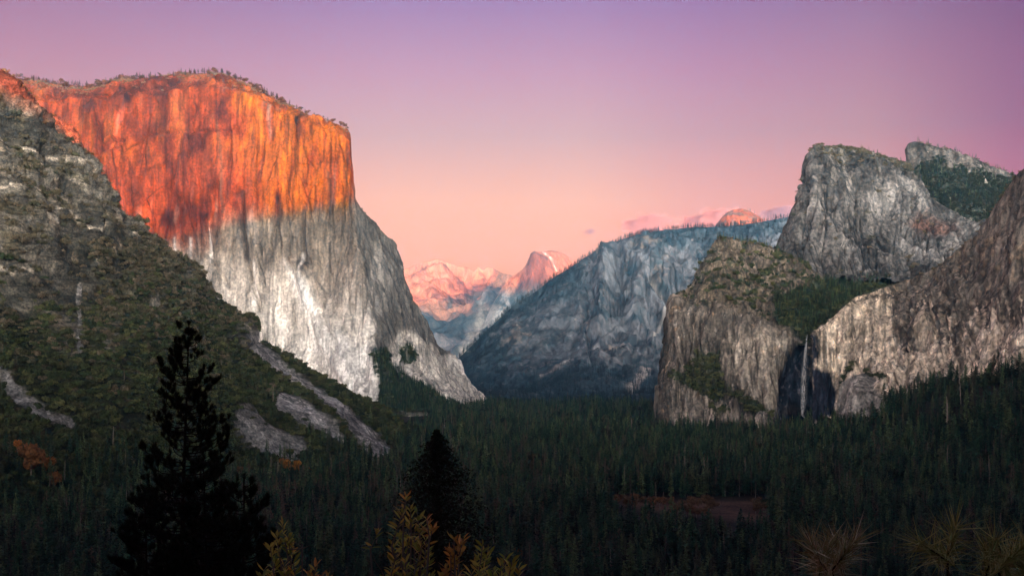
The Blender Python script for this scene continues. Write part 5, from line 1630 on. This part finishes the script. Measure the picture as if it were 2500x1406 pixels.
def dark_pine(top, Y, base_px, depth_m, width, n_limb, seed, label, per=130):
    g = np.random.default_rng(seed)
    tp = W(top[0], top[1], Y)
    gz = float(g_height(np.array([(base_px - CX) / F * Y]), np.array([Y]))[0]) - 0.5
    bs = np.array([(base_px - CX) / F * Y, Y, gz])
    H = tp[2] - gz
    t_o = empty('pine_tree', bs, label=label, category='tree')
    tt = np.linspace(0, 1, 14)
    line = np.outer(1 - tt, [0, 0, 0]) + np.outer(tt, tp - bs) + np.stack([0.10 * np.sin(tt * 9 + seed), 0.1 * np.cos(tt * 7), 0 * tt], -1)
    parts = [tube(line, 0.20 * (1.03 - tt) * (H / 30) + 0.02, 7)]
    cen, dr = [line[-1] - np.array([0, 0, 0.05])], [np.array([0, 0, 1.0])]
    for k in range(n_limb):
        d = depth_m * ((k + g.uniform()) / n_limb) ** 0.85 + 0.35
        z = H - d
        o = np.array([np.interp(z, line[:, 2], line[:, j]) for j in range(3)])
        th = g.uniform(0, 6.283)
        L_ = (0.30 + width * d ** 0.62) * g.uniform(0.55, 1.1)
        out = np.array([math.cos(th), math.sin(th), 0])
        pts = [o]
        for s in (0.3, 0.6, 0.85, 1.0):
            sag = -0.10 * s * L_ + 0.42 * L_ * s ** 2.6
            pts.append(o + out * (L_ * s * (1 - 0.12 * s)) + np.array([0, 0, sag]) + g.normal(0, 0.03, 3) * L_)
        parts.append(tube(pts, np.array([0.045, 0.036, 0.028, 0.020, 0.012]) * (0.6 + 0.12 * L_), 5))
        endd = pts[-1] - pts[-2]; endd /= np.linalg.norm(endd)
        cen.append(pts[-1]); dr.append(endd * 0.5 + np.array([0, 0, 0.6]))
        for q in range(int(2 + L_ * 2.6)):
            s = g.uniform(0.35, 0.98)
            j = s * 4
            i = min(int(j), 3)
            b = pts[i] * (1 - (j - i)) + pts[i + 1] * (j - i)
            tw = out * g.uniform(0.1, 0.6) + np.array([-out[1], out[0], 0]) * g.normal(0, 0.7) + np.array([0, 0, g.uniform(0.3, 1.0)])
            tw *= g.uniform(0.2, 0.5) * (0.5 + 0.3 * L_)
            parts.append(tube([b, b + tw * 0.6 - np.array([0, 0, 0.03]), b + tw], [0.014, 0.011, 0.008], 4))
            cen.append(b + tw); dr.append(tw / np.linalg.norm(tw) * 0.5 + np.array([0, 0, 0.6]))
    v, f = join(parts)
    link('trunk', mesh_from('trunk', v, f, [M_DARKBARK], smooth_f=True), t_o)
    dr = np.array(dr); dr /= np.linalg.norm(dr, axis=-1, keepdims=True)
    v, f = tufts(np.array(cen), dr, per, 0.31, 0.50, seed, 0.0105)
    link('crown', mesh_from('crown', v, f, [M_DARKNEEDLE]), t_o)
    return t_o


dark_pine((456, 792), 60.0, 432, 15.0, 0.61, 150, 11, 'big black pine with upturned tufted limbs at the lower left')
dark_pine((590, 1165), 52.0, 585, 7.0, 0.62, 80, 12, 'lower black pine right of the big pine', per=100)
dark_pine((352, 1205), 55.0, 350, 7.0, 0.62, 80, 13, 'lower black pine left of the big pine', per=100)
dark_pine((500, 1120), 48.0, 500, 8.0, 0.70, 90, 14, 'black pine filling the gap in front of the big pine', per=100)


def dark_cedar(top, Y, seed, label):
    g = np.random.default_rng(seed)
    tp = W(top[0], top[1], Y)
    gz = float(g_height(np.array([tp[0]]), np.array([Y]))[0]) - 0.5
    H = tp[2] - gz
    t_o = empty('cedar_tree', (tp[0], Y, gz), label=label, category='tree')
    z = np.linspace(0, 1, 8) * H
    v, f = tube(np.stack([0 * z, 0 * z, z], -1), 0.32 * (1.02 - z / H) + 0.01, 7)
    link('trunk', mesh_from('trunk', v, f, [M_DARKBARK], smooth_f=True), t_o)
    Cn, A, B = [], [], []
    n_br = 1500
    d = 12.5 * ((np.arange(n_br) + g.uniform(0, 1, n_br)) / n_br) ** 0.9 + 0.05
    r = ip(d, [(0, 0.06), (0.35, 0.32), (1.0, 1.25), (2.8, 2.95), (5.5, 3.8), (8.0, 4.2), (13, 5.0)]) * g.uniform(0.55, 1.04, n_br) * (1 + 0.12 * np.sin(d * 3.1) + 0.08 * np.sin(d * 7.3 + 1))
    th = g.uniform(0, 6.283, n_br)
    out = np.stack([np.cos(th), np.sin(th), 0 * th], -1)
    side = np.stack([-np.sin(th), np.cos(th), 0 * th], -1)
    per = 20
    for k in range(per):
        t = (k + 0.7) / per
        c = out * (r * t)[:, None] + np.stack([0 * d, 0 * d, H - d + 0.10 * r * t - 0.30 * r * t * t], -1) + side * (g.normal(0, 0.16, n_br) * r * t)[:, None] + g.normal(0, 0.04, (n_br, 3))
        Cn.append(c)
        A.append((out * 0.6 + g.normal(0, 0.5, (n_br, 3)) + np.array([0, 0, 0.35 - 0.5 * t])) * (0.105 * g.uniform(0.6, 1.3, n_br))[:, None])
        B.append((side * 0.6 + g.normal(0, 0.6, (n_br, 3))) * (0.055 * g.uniform(0.6, 1.3, n_br))[:, None])
    v, f = quads(np.concatenate(Cn), np.concatenate(A), np.concatenate(B))
    link('crown', mesh_from('crown', v, f, [M_DARKNEEDLE]), t_o)


dark_cedar((1066, 1048), 75.0, 21, 'dense black conical cedar at the bottom centre')


# ------------------------------------------------------------------ leafy bushes and pine twigs in reach of the viewpoint
M_LEAF_Y = leaf_mat('laurel_leaves_yellow', [(0.52, 0.52, 0.08), (0.25, 0.31, 0.05), (0.70, 0.62, 0.12), (0.14, 0.18, 0.03), (0.60, 0.40, 0.07), (0.10, 0.12, 0.025)], rough=0.38, spec=0.5, trans=0.5, per='island')
M_LEAF_B = leaf_mat('laurel_leaves_brown', [(0.62, 0.28, 0.06), (0.45, 0.26, 0.05), (0.72, 0.36, 0.08), (0.36, 0.33, 0.06)], rough=0.4, spec=0.5, trans=0.5, per='island')
M_TWIG = new_mat('pale_twig')[0]
M_TWIG.node_tree.nodes['Principled BSDF'].inputs['Base Color'].default_value = (0.16, 0.13, 0.10, 1)
M_LONGNEEDLE = leaf_mat('long_pine_needles', [(0.34, 0.27, 0.08), (0.22, 0.21, 0.05), (0.55, 0.44, 0.22), (0.17, 0.17, 0.04), (0.78, 0.70, 0.48), (0.12, 0.11, 0.03), (0.24, 0.16, 0.05)], rough=0.4, spec=0.4, trans=0.35, per='island')
M_GREENNEEDLE = leaf_mat('green_pine_needles', [(0.34, 0.36, 0.08), (0.20, 0.23, 0.05), (0.52, 0.48, 0.18), (0.12, 0.14, 0.035)], rough=0.4, spec=0.4, trans=0.35, per='island')


def leaf_blades(base, dirs, length, width, seed):
    """lance shaped leaves folded along the midrib"""
    g = np.random.default_rng(seed)
    n = len(base)
    d = dirs / np.linalg.norm(dirs, axis=-1, keepdims=True)
    s = np.cross(d, g.normal(0, 1, (n, 3)) * 0.7 + np.array([0, 0, 1.0])); s /= np.linalg.norm(s, axis=-1, keepdims=True) + 1e-9
    up = np.cross(s, d)
    L_ = (length * g.uniform(0.65, 1.15, n))[:, None]; w = (width * g.uniform(0.8, 1.2, n))[:, None]
    V, q = [], [(0.0, 0.10), (0.33, 0.9), (0.62, 1.0), (0.85, 0.5)]
    rows = []
    for (t, ww) in q:
        mid = base + d * L_ * t - up * L_ * 0.10 * t * t
        rows += [mid - s * w * ww + up * w * ww * 0.35, mid, mid + s * w * ww + up * w * ww * 0.35]
    rows.append(base + d * L_ - up * L_ * 0.12)
    V = np.stack(rows, 1).reshape(-1, 3)
    k = 13 * np.arange(n)[:, None]
    Fq, Ft = [], []
    for r in range(3):
        for c in range(2):
            Fq.append(k + np.array([[3 * r + c, 3 * r + c + 1, 3 * r + c + 4, 3 * r + c + 3]]))
    for c in range(2):
        Ft.append(k + np.array([[9 + c, 10 + c, 12]]))
    return V, [np.concatenate(Fq), np.concatenate(Ft)]


def leafy_bush(tips, Y, root_px, mat, label, seed, leaf=0.105, n_leaf=17, stem_len=0.30):
    g = np.random.default_rng(seed)
    r = np.array([(root_px - CX) / F * Y, Y + 0.15, 0.0])
    r[2] = float(g_height(r[:1], r[1:2])[0]) - 0.05
    t_o = empty('leafy_bush', r, label=label, category='bush')
    parts, lb, ld = [], [], []
    for (px, py) in tips:
        y = Y + g.normal(0, 0.22)
        e = W(px, py, y) - r
        knee = e * 0.55 + np.array([g.normal(0, 0.08), g.normal(0, 0.08), 0.10])
        near = e - np.array([g.normal(0, 0.06), g.normal(0, 0.06), stem_len])
        parts.append(tube([np.zeros(3), knee, near, e], [0.018, 0.012, 0.008, 0.004], 5))
        ax = e - near
        for k in range(n_leaf):
            t = g.uniform(0, 1) ** 0.75
            b = near + ax * t
            th = g.uniform(0, 6.283)
            lift = 0.25 + 1.1 * t + g.normal(0, 0.25)
            lb.append(b); ld.append((math.cos(th), math.sin(th), lift))
    v, f = join(parts)
    link('stems', mesh_from('stems', v, f, [M_TWIG], smooth_f=True), t_o)
    v, f = leaf_blades(np.array(lb), np.array(ld, float), leaf, leaf * 0.115, seed + 1)
    link('leaves', mesh_from('leaves', v, f, [mat], smooth_f=True), t_o)


leafy_bush([(690, 1282), (674, 1306), (704, 1310), (660, 1334), (716, 1330), (646, 1388), (690, 1366), (672, 1362), (704, 1392), (664, 1402), (640, 1408), (716, 1372)], 10.5, 685, M_LEAF_Y, 'upright yellow green leafy bush at the bottom, left of the cedar', 31)
leafy_bush([(770, 1382), (756, 1398), (786, 1404), (800, 1412)], 10.5, 772, M_LEAF_B, 'small brown leaved sprig right of the upright yellow bush', 32)
leafy_bush([(1002, 1232), (984, 1248), (1018, 1248), (1000, 1276), (1012, 1290), (978, 1302), (958, 1322), (1000, 1312), (1030, 1330), (1046, 1352), (964, 1362), (990, 1372), (1040, 1318), (1010, 1395), (1030, 1380), (950, 1404), (980, 1404), (1052, 1400)],
           10.0, 1000, M_LEAF_Y, 'tallest yellow green leafy bush in front of the black cedar', 33)
leafy_bush([(994, 1208), (1042, 1268), (1056, 1290)], 10.1, 1004, M_LEAF_B, 'red brown sprigs at the top of the tall leafy bush', 34, n_leaf=12, stem_len=0.14)
leafy_bush([(920, 1302)], 10.0, 925, M_LEAF_Y, 'lone sprig of yellow leaves left of the tall leafy bush', 35, n_leaf=9, stem_len=0.12)
leafy_bush([(1108, 1312), (1132, 1314), (1100, 1338), (1092, 1372), (1122, 1332), (1110, 1400), (1080, 1404)], 10.2, 1105, M_LEAF_B, 'russet leaved bush right of the tall leafy bush', 36, n_leaf=18)
leafy_bush([(1178, 1332), (1190, 1348), (1160, 1372), (1182, 1390), (1150, 1398), (1204, 1388), (1170, 1406)], 9.6, 1175, M_LEAF_Y, 'orange and yellow leafy bush under the cedar, right side', 37, n_leaf=20)
leafy_bush([(1236, 1352), (1250, 1372), (1224, 1378), (1264, 1384), (1240, 1398), (1216, 1404)], 9.8, 1240, M_LEAF_Y, 'rightmost yellow green leafy bush at the bottom centre', 38, n_leaf=20)


def needle_branch(ends, Y, start, mat, label, seed, length=0.165, n=56):
    """a twig with stars of long needles at its tips; ends = (px, py, lean right, lean up)"""
    g = np.random.default_rng(seed)
    r = W(start[0], start[1], Y + 0.25)
    t_o = empty('pine_branch', r, label=label, category='branch')
    parts, cs, ds = [], [], []
    for (px, py, a, b) in ends:
        px, py = px + g.normal(0, 2), py + g.normal(0, 2)
        e = W(px, py, Y + g.normal(0, 0.12)) - r
        d = np.array([a, -0.25, b]); d /= np.linalg.norm(d)
        parts.append(tube([np.zeros(3), e * 0.5 + np.array([0, 0, -0.05]), e - d * 0.10, e], [0.009, 0.007, 0.005, 0.004], 5))
        for q in (0.05, 0.11):
            cs.append(e - d * q); ds.append(d)
        cs.append(e); ds.append(d)
    v, f = join(parts)
    link('twig', mesh_from('twig', v, f, [M_DARKBARK], smooth_f=True), t_o)
    v, f = tufts(np.array(cs), np.array(ds), n, length, 0.85, seed + 1, 0.0027)
    link('needles', mesh_from('needles', v, f, [mat]), t_o)


needle_branch([(1996, 1352, -0.5, 0.8), (2012, 1362, 0.2, 0.9), (2066, 1348, 0.5, 0.8), (2050, 1356, -0.2, 0.9)], 5.0, (2030, 1560), M_LONGNEEDLE, 'pine branch with pale straw coloured needles at the bottom right', 41)
needle_branch([(2322, 1322, 0.15, 0.95), (2270, 1345, -0.8, 0.5), (2420, 1350, 0.1, 0.9)], 5.0, (2350, 1580), M_GREENNEEDLE, 'green needled pine branch right of the pale straw coloured one', 42)
needle_branch([(2505, 1375, -0.2, 0.9), (2455, 1392, 0.1, -0.8), (2480, 1352, 0.6, 0.7)], 4.8, (2500, 1590), M_GREENNEEDLE, 'pine branch cut by the right edge at the bottom', 43)


def dry_twig(root, tips, Y, label, r0=0.010):
    r = W(root[0], root[1], Y)
    parts = []
    for ln in tips:
        pts = [W(x, y, Y + 0.02 * k) - r for k, (x, y) in enumerate(ln)]
        parts.append(tube(pts, np.linspace(r0, r0 * 0.35, len(pts)), 5))
    v, f = join(parts)
    o = link('dry_twig', mesh_from('dry_twig', v, f, [M_TWIG], smooth_f=True), kind='thing', label=label, category='twig')
    o.location = r


dry_twig((2102, 1420), [[(2102, 1420), (2103, 1340), (2101, 1285), (2102, 1268)], [(2102, 1268), (2112, 1262), (2122, 1268)], [(2102, 1268), (2094, 1262), (2088, 1264)], [(2102, 1268), (2108, 1256), (2102, 1255)], [(2101, 1284), (2092, 1282), (2084, 1286)]],
         14.0, 'bare pale twig above the straw coloured pine branch')
dry_twig((738, 1430), [[(738, 1430), (738, 1370), (738, 1338), (724, 1326), (712, 1322)], [(738, 1338), (720, 1340), (700, 1340), (697, 1344)], [(738, 1338), (748, 1334), (756, 1330)], [(738, 1338), (739, 1326)]], 10.2, 'bare forked twig beside the upright yellow bush', 0.007)
dry_twig((946, 1425), [[(946, 1425), (930, 1390), (916, 1370), (910, 1352)]], 9.0, 'thin curved bare stem left of the tall leafy bush', 0.004)


# ------------------------------------------------------------------ the air of the valley
def build_haze():
    x0, x1, y0, y1, z0, z1 = -9300, 9300, -4300, 16500, -1950, 1480
    v = [(x, y, z) for z in (z0, z1) for y in (y0, y1) for x in (x0, x1)]
    f = np.array([[0, 2, 3, 1], [4, 5, 7, 6], [0, 1, 5, 4], [2, 6, 7, 3], [0, 4, 6, 2], [1, 3, 7, 5]])
    m = bpy.data.materials.new('valley_haze')
    m.use_nodes = True
    nt = m.node_tree
    nt.nodes.clear()
    pv = nt.nodes.new('ShaderNodeVolumePrincipled'); out = nt.nodes.new('ShaderNodeOutputMaterial')
    pv.inputs['Color'].default_value = (0.10, 0.55, 1.0, 1)
    pv.inputs['Density'].default_value = HAZE
    pv.inputs['Anisotropy'].default_value = 0.0
    nt.links.new(pv.outputs[0], out.inputs['Volume'])
    link('haze', mesh_from('haze', v, f, [m]), kind='stuff', label='thin blue evening haze filling the valley', category='haze')


HAZE = 2.6e-5
build_haze()
